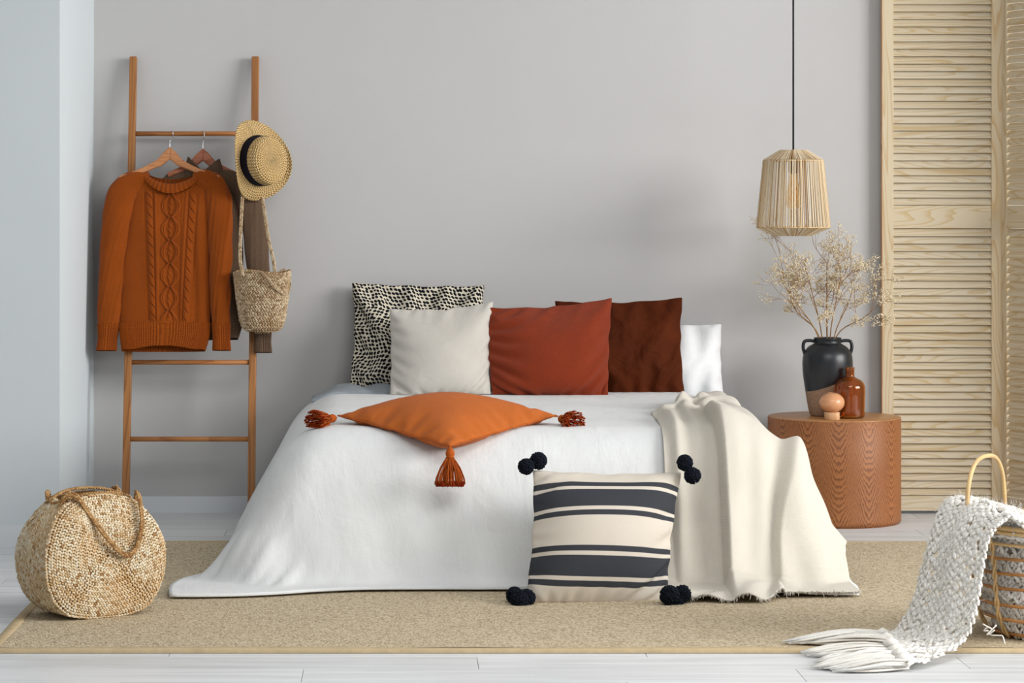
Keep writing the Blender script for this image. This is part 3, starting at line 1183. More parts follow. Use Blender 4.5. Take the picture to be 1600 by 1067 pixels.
def ridge(c, wl, wr, amp):
    """c, amp given along v: (v, value) stops"""
    cc = np.interp(VV, *zip(*c))
    am = np.interp(VV, *zip(*amp))
    d = A - cc
    e = np.where(d < 0, np.exp(-(d / wl) ** 2), np.exp(-(np.abs(d) / wr) ** 1.8))
    return am * e


h += ridge([(0, 0.07), (1, 0.08)], 0.03, 0.05, [(0, 0.012), (0.3, 0.030), (0.7, 0.020), (1, 0.005)])
h += ridge([(0, 0.26), (0.35, 0.20), (1, 0.20)], 0.06, 0.07, [(0, 0.03), (0.25, 0.022), (0.6, 0.010), (1, 0.0)])
h += ridge([(0, 0.46), (0.3, 0.37), (0.5, 0.335), (1, 0.36)], 0.010, 0.20, [(0, 0.0), (0.20, 0.008), (0.36, 0.055), (0.75, 0.085), (0.92, 0.055), (1, 0.008)])
h += ridge([(0, 0.98), (0.33, 0.94), (0.55, 0.80), (0.85, 0.66), (1, 0.66)], 0.022, 0.20, [(0, 0.0), (0.3, 0.012), (0.48, 0.060), (0.7, 0.050), (0.9, 0.034), (1, 0.006)])
h += ridge([(0, 0.72), (0.3, 0.66), (1, 0.64)], 0.10, 0.08, [(0, 0.02), (0.15, 0.034), (0.4, 0.016), (0.7, 0.0), (1, 0.0)])
# cross folds near the head end
for c0, a0, w0, am in ((0.10, 0.35, 0.03, 0.030), (0.17, 0.55, 0.03, 0.024), (0.06, 0.7, 0.025, 0.02)):
    lv = c0 + 0.10 * (A - 0.5)
    h += am * np.exp(-((VV - lv) / w0) ** 2) * np.exp(-((A - a0) / 0.28) ** 2)
# crumples of the end lying on the rug
h += 0.020 * smoothstep(0.90, 0.97, VV) * (0.5 + 0.5 * np.sin(A * 31 + VV * 26)) * (A < 0.64)
for k in range(26):
    fu, fv, ph = rngt.uniform(2, 14), rngt.uniform(-8, 8), rngt.uniform(0, 6.28)
    h += 0.0010 * np.sin(A * fu * 3 + VV * fv * 3 + ph)
h = np.maximum(h, -0.004)
T = T + nt * h[..., None]
for _ in range(3):
    T[1:-1, 1:-1] = 0.5 * T[1:-1, 1:-1] + 0.125 * (T[:-2, 1:-1] + T[2:, 1:-1] + T[1:-1, :-2] + T[1:-1, 2:])
Tf = T.reshape(-1, 3)
dvt = BVHTree.FromPolygons([tuple(p) for p in DUVET_V], [(i * nv + j, (i + 1) * nv + j, (i + 1) * nv + j + 1, i * nv + j + 1) for i in range(nu - 1) for j in range(nv - 1)])
cen = Vector((cxb, cyb, -1.5))
for i in range(len(Tf)):
    p = Vector(Tf[i])
    loc, nrm, fi_, dist = dvt.find_nearest(p, 0.10)
    if loc is None:
        continue
    if nrm.dot(loc - cen) < 0:
        nrm = -nrm
    dd = (p - loc).dot(nrm)
    if dd < 0.008:
        Tf[i] += np.array(nrm) * (0.008 - dd)
Tf[:, 2] = np.maximum(Tf[:, 2], RUG_Z + 0.006)
T = Tf.reshape(tn, tm, 3)
tu, tv = A, VV
M['throw'] = mat_fabric('cream_wool', srgb(217, 211, 199), 0.006, 0.55, 0.03, 0.95, 0.12, 6, 0.12, 12, fleck=0.03, c2=srgb(190, 180, 160))
thr = MB().grid(T, np.stack([tu * TU, tv * TL_], -1)).build('throw_blanket', M['throw'])
m = thr.modifiers.new('sub', 'SUBSURF')
m.levels = m.render_levels = 1
m = thr.modifiers.new('thick', 'SOLIDIFY')
m.thickness = 0.006
m.offset = 0
tag(thr, 'cream woven throw with frayed ends draped over the bed corner', 'blanket')
fr = MB()
for row, sgn in ((0, 1), (tm - 1, -1)):
    e = T[:, row]
    dirv = unit(T[:, row] - T[:, row + sgn * 2])
    for k in range(260):
        a = rngt.uniform(0, tn - 1.001)
        i = int(a)
        f = a - i
        p = e[i] * (1 - f) + e[i + 1] * f
        d = dirv[i] + rngt.standard_normal(3) * 0.25
        L = rngt.uniform(0.010, 0.022)
        q1 = p + d * L * 0.5
        q2 = p + d * L + np.array([0, 0, -0.003])
        q1[2] = max(q1[2], RUG_Z + 0.002)
        q2[2] = max(q2[2], RUG_Z + 0.002)
        fr.tube([p - d * 0.002, q1, q2], [0.0013, 0.0011, 0.0007], 4)
fo = fr.build('fringe', M['throw'], thr)


# ================================================================== leaning ladder
LAD_TOP, LAD_Y0, LAD_Y1 = 1.846, -0.028, -0.345      # height, depth at top, depth at foot
lean = math.atan2(LAD_Y0 - LAD_Y1, LAD_TOP)


def lad_y(z):
    return LAD_Y1 + (LAD_Y0 - LAD_Y1) * z / LAD_TOP


LXL, LXR = -1.066, -0.572
ladder = empty('wooden_ladder', ((LXL + LXR) / 2, LAD_Y1, 0.0), 'brown wooden ladder leaning on the grey wall', 'ladder', rot=(-lean, 0, 0))
LL = math.hypot(LAD_TOP, LAD_Y0 - LAD_Y1)
hw = (LXR - LXL) / 2
_rail = None
for sx in (-1, 1):
    if _rail is None:
        _rail = MB().box((-0.0145, -0.0145, 0.002), (0.0145, 0.0145, LL)).build('rail', M['ladder'], ladder, False, bevel=0.003)
        r = _rail
    else:
        r = _rail.copy()
        COL.objects.link(r)
    r.location = (sx * hw, 0, 0)
_rung = None
for py in (209, 328, 447, 566, 686):
    # height on the leaning ladder for that pixel row
    z = 1.0
    for _ in range(20):
        z = CAM_H - (py - 323) / S(lad_y(z))
    lz = z / math.cos(lean)
    if _rung is None:
        _rung = MB().tube([(-hw, 0, 0), (hw, 0, 0)], 0.0098, 14).build('rung', M['ladder_x'], ladder)
        r = _rung
    else:
        r = _rung.copy()
        COL.objects.link(r)
    r.location = (0, 0, lz)
RUNG1_Z = CAM_H - (209 - 323) / S(-0.085)

# ================================================================== clothes hangers


def make_hanger(name, label, X, Yh, zbar, mat, yaw=0.0, half_w=0.20):
    """Yh, zbar: where the middle of the bar sits"""
    h = empty(name, (X, Yh, zbar), label, 'hanger', 'wooden clothes hangers on the top rung', (-lean * 0.6, 0, yaw))
    n = 30
    for sgn in (-1, 1):
        xs = np.linspace(0, half_w, n)
        zc = 0.042 - 0.62 * xs + 0.9 * xs ** 2 - 0.012 * smoothstep(0.0, 0.05, xs)
        hh = np.interp(xs, [0, 0.03, 0.05, 0.10, half_w], [0.025, 0.024, 0.015, 0.0115, 0.010])
        th = np.interp(xs, [0, half_w], [0.006, 0.011])
        G = np.zeros((n, 8, 3))
        for j, (a, b) in enumerate(((-1, -0.6), (-0.6, -1), (0.6, -1), (1, -0.6), (1, 0.6), (0.6, 1), (-0.6, 1), (-1, 0.6))):
            G[:, j, 0] = sgn * xs
            G[:, j, 1] = a * th
            G[:, j, 2] = zc + b * hh - 0.01
        mb = MB().grid(G, wrap=True, flip=sgn < 0)
        mb.F.append(tuple(range(8)) if sgn < 0 else tuple(range(8))[::-1])
        mb.F.append(tuple((n - 1) * 8 + k for k in range(8)) if sgn > 0 else tuple((n - 1) * 8 + k for k in range(8))[::-1])
        mb.build('arm', mat, h)
    return h


def hanger_hook(h, rung_local):
    """steel hook from the crown of the hanger up over the rung"""
    r = rung_local
    pts = [(0, 0, 0.045), (0, 0, 0.07), (0.002, 0.004, r[2] - 0.035), (0.005, r[1] - 0.0135, r[2] - 0.016), (0.005, r[1] - 0.0128, r[2]),
           (0.003, r[1] - 0.008, r[2] + 0.0105), (0, r[1] + 0.001, r[2] + 0.0132), (-0.003, r[1] + 0.0095, r[2] + 0.0095), (-0.006, r[1] + 0.0135, r[2] - 0.002), (-0.008, r[1] + 0.0135, r[2] - 0.014)]
    MB().tube(catmull(pts, 50), 0.0019, 8).build('hook', M['steel'], h)


# ================================================================== jumpers
def mat_knit(name, c, c_dark, col=0.0042, row=0.0034, bump=0.5, fuzz=0.0):
    t = NT(name, 0.95, 0.1)
    uv = t.coord('UV')
    x, y, _ = t.sep(uv)
    vx = t.math('PINGPONG', x, col)
    ph = t.math('ADD', t.math('MULTIPLY', y, 2 * PI / row), t.math('MULTIPLY', vx, 2.4 / col))
    s = t.math('SINE', ph)
    e = t.math('SINE', t.math('MULTIPLY', x, PI / col))
    h = t.math('ADD', t.math('MULTIPLY', s, 0.5), t.math('MULTIPLY', t.math('ABSOLUTE', e), 0.6))
    nzz = t.noise(uv, 260, 3)
    f = t.math('ADD', t.math('MULTIPLY', t.math('SUBTRACT', nzz, 0.5), 0.9 + fuzz), t.math('MULTIPLY', t.math('SUBTRACT', 0.6, h), 0.35))
    f = t.n('ShaderNodeClamp', {0: t.math('ADD', f, 0.15)}).outputs[0]
    big = t.noise(uv, 8, 2)
    t.color(t.mix(f, t.ramp(big, [(0.3, scl(c, 0.92)), (0.7, scl(c, 1.06))]), c_dark))
    t.bump(h, bump, 0.0012)
    if fuzz:
        t.bump(nzz, 0.5, 0.003)
    t.b.inputs['Sheen Weight'].default_value = 0.10
    return t.m


M['knit_rust'] = mat_knit('rust_wool', srgb(150, 72, 16), srgb(92, 38, 5))
M['knit_brown'] = mat_knit('brown_wool', srgb(112, 90, 72), srgb(60, 44, 34), fuzz=0.5)


def smoothnoise(x, seed):
    r = np.random.default_rng(seed)
    out = 0
    for k in range(5):
        out = out + np.sin(x * r.uniform(3, 26) + r.uniform(0, 6.28)) / (k + 1.5)
    return out


def rib_tube(path, rx, ry, nr, amp, nseg_len=14, seg=160, zig=None):
    """ribbed cuff or hem: oval tube along path (list of (x,y,z)), with nr ribs; open at both ends"""
    P = catmull(path, nseg_len)
    ang = np.linspace(0, 2 * PI, seg, endpoint=False)
    rxs = np.interp(np.linspace(0, 1, nseg_len), np.linspace(0, 1, len(rx)), rx)
    rys = np.interp(np.linspace(0, 1, nseg_len), np.linspace(0, 1, len(ry)), ry)
    G = np.zeros((nseg_len, seg, 3))
    rib = amp * (np.abs(np.sin(ang * nr / 2)) - 0.5)
    for i in range(nseg_len):
        k = np.sign(np.cos(ang)) * np.abs(np.cos(ang)) ** 0.75
        l = np.sign(np.sin(ang)) * np.abs(np.sin(ang)) ** 0.75
        G[i, :, 0] = P[i, 0] + (rxs[i] + rib) * k
        G[i, :, 1] = P[i, 1] + (rys[i] + rib) * l
        G[i, :, 2] = P[i, 2]
    uv = np.stack([np.tile(ang / (2 * PI) * 0.4, (nseg_len, 1)), np.tile(np.linspace(0, 0.05, nseg_len)[:, None], (1, seg))], -1)
    return G, uv


def sleeve_surface(path, rx, ry, seg=56, n=60, seed=0, wr=0.003):
    P = catmull(path, n)
    f = np.linspace(0, 1, n)
    rxs = np.interp(f, np.linspace(0, 1, len(rx)), rx)
    rys = np.interp(f, np.linspace(0, 1, len(ry)), ry)
    T = unit(np.gradient(P, axis=0))
    side = unit(np.cross(T, np.array([0, 1.0, 0])[None]))
    ang = np.linspace(0, 2 * PI, seg, endpoint=False)
    G = np.zeros((n, seg, 3))
    for j, a in enumerate(ang):
        wrk = wr * smoothnoise(f * 2 + math.cos(a) * 0.8, seed + 1) * (0.4 + 0.6 * abs(math.cos(a)))
        G[:, j] = P + side * ((rxs + wrk) * math.cos(a))[:, None] + np.array([0, 1.0, 0])[None] * ((rys + wrk) * math.sin(a))[:, None]
    L = np.concatenate([[0], np.cumsum(np.linalg.norm(np.diff(P, axis=0), axis=1))])
    uv = np.stack([np.tile(ang / (2 * PI) * 0.3, (n, 1)), np.tile(L[:, None], (1, seg))], -1)
    return G, uv


def zpx(py):
    return CAM_H - (py - 323) / 392.0


def cable_relief(xm, z):
    """raised stitch pattern of the orange jumper; xm: metres from the centre line, z: height"""
    f = (z - 0.78) / (1.30 - 0.78)            # 0 at hem band, 1 at the neck
    spread = 0.80 + 0.32 * np.clip(f, 0, 1)
    h = np.zeros_like(xm)
    # two rope cables
    for sgn in (-1, 1):
        c = (xm * sgn - 0.079 * spread) / (0.0135 * (0.9 + 0.15 * f))
        ph = z / 0.040 + 0.42 * c * sgn + (0.5 if sgn > 0 else 0)
        fr = np.abs((ph % 1.0) - 0.5) * 2
        rope = np.sqrt(np.clip(1 - c * c, 0, 1)) * (1 - 0.75 * smoothstep(0.72, 1.0, fr))
        h += 0.0075 * rope
        # plain ridges beside the cables
        for off, wd in ((0.054, 0.0042), (0.0585, 0.0025)):
            d = (xm * sgn - off * spread) / wd
            h += 0.0035 * np.exp(-d * d)
        # the recessed purl ground around the rope
        d = np.abs(xm * sgn - 0.079 * spread)
        h -= 0.0025 * smoothstep(0.026, 0.018, d)
    # central linked diamonds with a leaf inside
    p = 0.093
    q = (z - 1.285) / p
    s = np.abs(np.sin(PI * q))
    for A_, wd in ((0.030, 0.0036), (0.0215, 0.0028)):
        r = A_ * s ** 0.85 * (0.9 + 0.15 * np.clip(f, 0, 1)) + 0.004
        for sgn in (-1, 1):
            d = (xm - sgn * r) / wd
            h += 0.0048 * np.exp(-d * d)
    leafw = 0.0095 * np.clip(s - 0.25, 0, 1) / 0.75
    inl = np.clip(1 - (xm / (leafw + 1e-4)) ** 2, 0, 1)
    h += 0.0055 * np.sqrt(inl) * (0.75 + 0.25 * np.sin(z / 0.012 * 2 * PI * 0.5 + xm * 300))
    h -= 0.002 * smoothstep(0.046, 0.040, np.abs(xm))
    return h * smoothstep(1.31, 1.285, z) * smoothstep(0.775, 0.785, z)


def make_jumper(name, label, X, Yc, mat, left, right, neck_x, neck_front, zsh, hem_z, hem_top, cable, sleeves, seed, thick=0.030, group='sweaters on the ladder', collar='crew'):
    """all heights as for a flat jumper; the whole thing then leans with the ladder"""
    ZT = 1.36
    root = empty(name, (X, Yc, ZT), label, 'sweater', group, (-lean * 0.95, 0, 0))
    nx, nz = (300, 340) if cable else (110, 120)
    s = np.linspace(-1, 1, nx)
    tt = np.linspace(0, 1, nz)
    SS, TT = np.meshgrid(s, tt, indexing='ij')

    def sheet(front):
        zn = neck_front if front else neck_front + 0.045
        top_x = 0.17
        xs_top = SS[:, 0] * top_x
        ztop = np.where(np.abs(xs_top) < neck_x, zn + (zsh - zn) * (np.abs(xs_top) / neck_x) ** 2.6,
                        zsh - 0.22 * (np.abs(xs_top) - neck_x))
        Z = hem_top + TT * (ztop[:, None] - hem_top)
        zl = np.interp(Z, [v[0] for v in left], [v[1] for v in left])
        zr = np.interp(Z, [v[0] for v in right], [v[1] for v in right])
        Xx = np.where(SS < 0, -SS * zl, SS * zr)
        blend = smoothstep(0.80, 1.0, TT)
        Xx = Xx * (1 - blend) + SS * top_x * blend
        prof = np.sqrt(np.clip(1 - np.abs(SS) ** 2.4, 0, 1))
        dep = thick * prof * (0.55 + 0.45 * smoothstep(1.0, 0.6, TT))
        wr = 0.004 * np.sin(SS * 9 + TT * 3 + seed) * (1 - np.abs(SS)) + 0.010 * np.exp(-((SS - 0.62 + 0.1 * TT) / 0.10) ** 2) * smoothstep(0.9, 0.4, TT) * -1
        Yy = -(dep + wr) if front else dep * 0.8
        if front and cable:
            Yy = Yy - cable_relief(Xx, Z)
        return np.stack([Xx, Yy, Z - ZT], -1), np.stack([Xx, Z], -1)
    mb = MB()
    G, uv = sheet(True)
    mb.grid(G, uv, flip=False)
    G2, uv2 = sheet(False)
    mb.grid(G2[::2, ::2], uv2[::2, ::2], flip=True)
    mb.build('body', mat, root)
    # ribbed hem band
    xl = np.interp(hem_top, [v[0] for v in left], [v[1] for v in left])
    xr = np.interp(hem_top, [v[0] for v in right], [v[1] for v in right])
    cxm = (xr + xl) / 2
    hwm = (xr - xl) / 2
    G, uv = rib_tube([(cxm, -0.002, hem_top + 0.006 - ZT), (cxm, -0.004, (hem_top * 0.55 + hem_z * 0.45) - ZT), (cxm - 0.004, -0.002, hem_z - ZT)],
                     [hwm + 0.002, hwm * 0.99, hwm * 0.92], [thick * 0.95, thick * 0.95, thick * 0.9], 120, 0.0030, 16, 960 if cable else 480)
    # the front lifts in a shallow arch
    ang = np.linspace(0, 2 * PI, G.shape[1], endpoint=False)
    arch = 0.020 * np.clip(-np.sin(ang), 0, 1) ** 0.8 * (0.4 + 0.6 * np.cos(ang * 2 - PI) ** 2)
    fz = np.linspace(0, 1, G.shape[0])[:, None] ** 2
    G[..., 2] += fz * arch[None, :]
    MB().grid(G, uv, wrap=True, flip=True).build('hem_band', mat, root)
    for sd, sl in zip((-1, 1), sleeves):
        path = [(px, py, pz - ZT) for px, py, pz in sl['path']]
        G, uv = sleeve_surface(path, sl['rx'], sl['ry'], 64, 70, seed + sd)
        so = MB().grid(G, uv, wrap=True).build('sleeve', mat, root)
        e = path[-1]
        c0 = sl['cuff']
        G, uv = rib_tube([(e[0], e[1], e[2] + 0.012), ((e[0] + c0[0]) / 2, e[1], (e[2] + c0[2] - ZT) / 2), (c0[0], c0[1], c0[2] - ZT)],
                         [sl['rx'][-1] * 1.02, sl['crx'] * 0.92, sl['crx']], [sl['ry'][-1] * 1.02, 0.019, 0.020], 36, 0.0030, 14, 300)
        MB().grid(G, uv, wrap=True, flip=True).build('cuff', mat, so)
    return root, ZT


Z = zpx
rust_L = [(Z(552), -0.176), (Z(512), -0.196), (Z(480), -0.199), (Z(430), -0.195), (Z(400), -0.188), (Z(360), -0.172), (Z(320), -0.158), (Z(290), -0.155)]
rust_R = [(Z(552), 0.135), (Z(512), 0.160), (Z(480), 0.163), (Z(430), 0.163), (Z(400), 0.160), (Z(360), 0.158), (Z(320), 0.156), (Z(290), 0.155)]
sl_l = dict(path=[(-0.085, 0.0, Z(278)), (-0.145, 0.0, Z(284)), (-0.190, 0.0, Z(301)), (-0.213, 0.002, Z(340)), (-0.228, 0.004, Z(400)), (-0.236, 0.004, Z(460)), (-0.240, 0.002, Z(512))],
            rx=[0.028, 0.046, 0.058, 0.060, 0.056, 0.050, 0.043], ry=[0.018, 0.024, 0.030, 0.033, 0.032, 0.030, 0.024], cuff=(-0.247, 0.0, Z(549)), crx=0.040)
sl_r = dict(path=[(0.085, 0.0, Z(277)), (0.140, 0.0, Z(282)), (0.180, 0.0, Z(299)), (0.195, -0.006, Z(340)), (0.200, -0.012, Z(400)), (0.200, -0.014, Z(460)), (0.205, -0.012, Z(512))],
            rx=[0.028, 0.044, 0.052, 0.052, 0.046, 0.042, 0.036], ry=[0.018, 0.024, 0.028, 0.030, 0.030, 0.028, 0.024], cuff=(0.208, -0.010, Z(549)), crx=0.036)
RX = (268 - 620) / 392.0
RY = lad_y(1.36) - 0.078
rust, ZT = make_jumper('rust_sweater', 'burnt orange cable knit sweater hanging on the ladder', RX, RY, M['knit_rust'], rust_L, rust_R, 0.118,
                       Z(304), Z(272), Z(550), Z(508), True, (sl_l, sl_r), 3)
# crew collar: a ribbed band round the neck opening
ang = np.linspace(0, 2 * PI, 720, endpoint=False)
Gc = np.zeros((8, 720, 3))
rib = 0.0016 * np.sign(np.sin(ang * 40)) * np.abs(np.sin(ang * 40)) ** 0.5
sn = np.sin(ang)
for i, f in enumerate(np.linspace(0, 1, 8)):
    rr = 0.124 - 0.020 * f
    zside = Z(272) + 0.006 * f
    zf = np.where(sn < 0, Z(305) + (Z(289.5) - Z(305)) * f, Z(292) + (Z(279) - Z(292)) * f)
    zz = zside + (zf - zside) * np.abs(sn) ** 1.7
    Gc[i, :, 0] = np.cos(ang) * (rr + rib * 0.5)
    Gc[i, :, 1] = np.where(sn < 0, 0.040, 0.022) * sn * (1 - 0.15 * f) + (-0.006 * math.sin(PI * f) - rib) * np.where(sn < 0, 1, -1)
    Gc[i, :, 2] = zz - ZT
MB().grid(Gc, np.stack([np.tile(ang * 0.1, (8, 1)), np.tile(np.linspace(0, 0.035, 8)[:, None], (1, 720))], -1), wrap=True).build('collar', M['knit_rust'], rust)

h1 = make_hanger('clothes_hanger', 'pale wooden hanger holding the burnt orange sweater', (266 - 620) / 391.0, RY + 0.002, Z(252), M['hanger'])
hl = Matrix.Rotation(-lean * 0.6, 3, 'X').inverted() @ Vector((0, lad_y(RUNG1_Z) - RY - 0.002, RUNG1_Z - Z(252)))
hanger_hook(h1, hl)

# brown polo-neck behind
BXc = (318 - 620) / 389.0
BYc = lad_y(1.36) - 0.036
br_L = [(Z(520), -0.15), (Z(400), -0.16), (Z(290), -0.15)]
br_R = [(Z(528), 0.160), (Z(480), 0.165), (Z(400), 0.165), (Z(330), 0.155), (Z(290), 0.15)]
bl_r = dict(path=[(0.075, 0.0, Z(272)), (0.125, -0.002, Z(284)), (0.175, -0.008, Z(306)), (0.205, -0.014, Z(350)), (0.226, -0.016, Z(420)), (0.238, -0.012, Z(480)), (0.244, -0.006, Z(520))],
            rx=[0.024, 0.040, 0.048, 0.050, 0.046, 0.042, 0.036], ry=[0.016, 0.02, 0.024, 0.026, 0.026, 0.024, 0.020], cuff=(0.248, -0.004, Z(553)), crx=0.034)
bl_l = dict(path=[(-0.075, 0.0, Z(274)), (-0.13, 0.0, Z(286)), (-0.17, 0.004, Z(304)), (-0.185, 0.004, Z(350)), (-0.185, 0.004, Z(420)), (-0.18, 0.004, Z(480)), (-0.175, 0.004, Z(505))],
            rx=[0.024, 0.036, 0.040, 0.04, 0.036, 0.032, 0.03], ry=[0.014, 0.016, 0.018, 0.018, 0.018, 0.016, 0.016], cuff=(-0.172, 0.004, Z(535)), crx=0.028)
brown, ZTb = make_jumper('brown_sweater', 'brown wool polo-neck sweater hanging behind the orange one', BXc, BYc, M['knit_brown'], br_L, br_R, 0.075,
                         Z(290), Z(279), Z(533), Z(496), False, (bl_l, bl_r), 9, thick=0.020)
ang = np.linspace(0, 2 * PI, 480, endpoint=False)
Gc = np.zeros((14, 480, 3))
rib = 0.0042 * (np.abs(np.sin(ang * 20)) - 0.5)
for i, f in enumerate(np.linspace(0, 1, 14)):
    rr = 0.070 - 0.010 * f + 0.006 * math.sin(PI * f)
    c2_ = np.abs(np.cos(ang))
    fr_ = np.clip(-np.sin(ang), 0, 1) ** 2
    Gc[i, :, 0] = np.cos(ang) * (0.092 - 0.030 * f + rib) + 0.004
    Gc[i, :, 1] = np.sin(ang) * (0.022 + 0.014 * f + rib) - 0.010 * f * (np.sin(ang) < 0)
    Gc[i, :, 2] = Z(288) + 0.010 * c2_ + f * (0.044 + 0.052 * c2_ - 0.004 * np.cos(ang)) - ZTb
MB().grid(Gc, np.stack([np.tile(ang * 0.08, (14, 1)), np.tile(np.linspace(0, 0.08, 14)[:, None], (1, 480))], -1), wrap=True).build('collar', M['knit_brown'], brown)
h2 = make_hanger('clothes_hanger', 'reddish wooden hanger holding the brown polo-neck sweater', (318 - 620) / 389.0, BYc + 0.002, Z(254), M['hanger2'], math.radians(4), 0.14)
hl = Matrix.Rotation(-lean * 0.6, 3, 'X').inverted() @ Vector((0, lad_y(RUNG1_Z) - BYc - 0.002, RUNG1_Z - Z(254)))
hanger_hook(h2, hl)

# ================================================================== straw hat
t = NT('straw_braid', 0.6, 0.35)
uvc = t.coord('UV')
x, y, _ = t.sep(uvc)
PB = 0.0098
seg_ = t.math('FLOOR', t.math('DIVIDE', y, PB))
br = t.math('SINE', t.math('ADD', t.math('MULTIPLY', x, 560.0), t.math('MULTIPLY', t.math('PINGPONG', y, PB / 2), 900.0)))
spk = t.noise(t.map(uvc, (180, 900, 1)), 1.0, 3)
f = t.math('ADD', t.math('MULTIPLY', br, 0.14), spk)
t.color(t.ramp(f, [(0.33, srgb(112, 74, 28)), (0.47, srgb(188, 146, 82)), (0.60, srgb(224, 194, 132)), (0.74, srgb(252, 240, 206))]))
t.bump(t.math('ADD', br, spk), 0.6, 0.0015)
M['straw'] = t.m
M['hat_band'] = mat_fabric('navy_ribbon', srgb(20, 20, 34), 0.0012, 0.2, 0.05, 0.8, 0.0)
HATP = Vector(W(404, 251, -0.262))
ax = Vector((0.60, -0.79, -0.02)).normalized()
upv = Vector((-0.36, 0.0, 0.93))
xa = upv - ax * upv.dot(ax)
xa.normalize()
ya = ax.cross(xa)
hm = Matrix((xa, ya, ax)).transposed().to_4x4()
hat = empty('straw_hat', HATP, 'straw boater hat with a navy ribbon hung on the ladder upright', 'hat')
hat.rotation_euler = hm.to_euler()


def ridged(prof, n, amp, pitch):
    """resample a profile and give it braid ridges"""
    P = catmull(prof, n)
    L = np.concatenate([[0], np.cumsum(np.linalg.norm(np.diff(P, axis=0), axis=1))])
    T = unit(np.gradient(P, axis=0))
    N = np.stack([-T[:, 1], T[:, 0]], 1)
    return P + N * (amp * (np.abs(np.sin(PI * L / pitch)) - 0.5))[:, None], L


# crown: oval, flat topped
seg = 96
ang = np.linspace(0, 2 * PI, seg, endpoint=False)
prof, L = ridged([(0.0005, 0.098), (0.03, 0.0985), (0.06, 0.096), (0.074, 0.089), (0.080, 0.074), (0.083, 0.05), (0.086, 0.02), (0.088, 0.0)], 150, 0.0040, PB)
G = np.zeros((len(prof), seg, 3))
for i, (r, zz) in enumerate(prof):
    ov = 0.012 * min(1.0, r / 0.05)
    G[i, :, 0] = (r + ov) * np.cos(ang)
    G[i, :, 1] = r * np.sin(ang)
    G[i, :, 2] = zz
uvh = np.stack([np.tile(ang / (2 * PI) * 0.5, (len(prof), 1)), np.tile(L[:, None], (1, seg))], -1)
MB().grid(G, uvh, wrap=True, flip=True).build('crown', M['straw'], hat)
# brim, curled up along two sides
nb = 70
rb = np.linspace(0.0, 1.0, nb)
G = np.zeros((nb * 2, seg, 3))
for i, f in enumerate(rb):
    rx_ = 0.100 + 0.062 * f
    ry_ = 0.088 + 0.058 * f
    curl = 0.040 * f ** 1.8 * (-0.05 - np.cos(2 * ang + 0.6))
    rdg = 0.0026 * abs(math.sin(PI * f * 0.058 / PB))
    G[i, :, 0] = rx_ * np.cos(ang)
    G[i, :, 1] = ry_ * np.sin(ang) * (1 - 0.10 * f * np.abs(np.sin(ang)))
    G[i, :, 2] = curl + rdg
    G[2 * nb - 1 - i] = G[i]
    G[2 * nb - 1 - i, :, 2] = curl - 0.003
uvb = np.stack([np.tile(ang / (2 * PI) * 0.8, (2 * nb, 1)), np.tile(np.concatenate([rb, rb[::-1]])[:, None] * 0.06, (1, seg))], -1)
MB().grid(G, uvb, wrap=True).build('brim', M['straw'], hat)
G = np.zeros((6, seg, 3))
for i, zz in enumerate((0.001, 0.005, 0.016, 0.032, 0.043, 0.046)):
    r = 0.0905 - 0.10 * zz * 0.7
    o_ = -0.0015 if i in (0, 5) else 0
    G[i, :, 0] = (r + 0.012 + o_) * np.cos(ang)
    G[i, :, 1] = (r + o_) * np.sin(ang)
    G[i, :, 2] = zz
MB().grid(G, np.stack([np.tile(ang * 0.09, (6, 1)), np.tile(np.linspace(0, 0.03, 6)[:, None], (1, seg))], -1), wrap=True).build('ribbon', M['hat_band'], hat)

# ================================================================== jute bags
JUTE = [(0.0, srgb(170, 126, 78)), (0.16, srgb(220, 194, 154)), (0.5, srgb(238, 222, 190)), (1.0, srgb(250, 241, 220))]
M['jute'] = mat_yarn('jute_braid', JUTE, 0.8, 700, srgb(220, 182, 130), 9.0)
M['jute_dark'] = mat_yarn('jute_braid_grey', [(0.0, srgb(148, 116, 84)), (0.3, srgb(200, 176, 142)), (1.0, srgb(232, 214, 184))], 0.8, 700, srgb(180, 148, 110), 14.0)
M['jute_strap'] = mat_yarn('jute_strap', [(0.0, srgb(150, 108, 66)), (0.5, srgb(186, 146, 98)), (1.0, srgb(206, 170, 122))], 0.85, 700)
M['jute_core'] = mat_plain('jute_backing', srgb(140, 100, 58), 0.95)  # plain brown backing behind the plaited lobes


def braid_on(surf, rows, step, width, thick, mat, name, parent, seed=0, skip=None, core=True, jit=0.12):
    """surf(a, r) -> point arrays; rows: list of (row parameter, length of the row, row index). lobes slant alternately, like a plait"""
    rng = np.random.default_rng(seed)
    Ps, As, Bs, Ns = [], [], [], []
    for r, length, k in rows:
        n = max(6, int(length / step))
        a = (np.arange(n) + 0.5 * (k % 2)) / n
        P = surf(a, np.full(n, r))
        e = 0.25 / n
        Ta = unit(surf(a + e, np.full(n, r)) - surf(a - e, np.full(n, r)))
        Tr = unit(surf(a, np.full(n, r + 1e-3)) - surf(a, np.full(n, r - 1e-3)))
        N = unit(np.cross(Ta, Tr))
        sl = 0.62 if k % 2 else -0.62
        ax_ = unit(Ta * 0.8 + Tr * sl)
        ac = np.cross(N, ax_)
        if skip is not None:
            kp = ~skip(a, r, P)
            P, ax_, ac, N = P[kp], ax_[kp], ac[kp], N[kp]
        m_ = len(P)
        j = 1 + jit * rng.standard_normal((m_, 1))
        Ps.append(P + N * (0.0008 * rng.standard_normal((m_, 1))))
        As.append(ax_ * step * 0.74 * j)
        Bs.append(ac * width * 0.46)
        Ns.append(N * thick * j)
    return lobes(np.concatenate(Ps), np.concatenate(As), np.concatenate(Bs), np.concatenate(Ns), mat, name, parent)


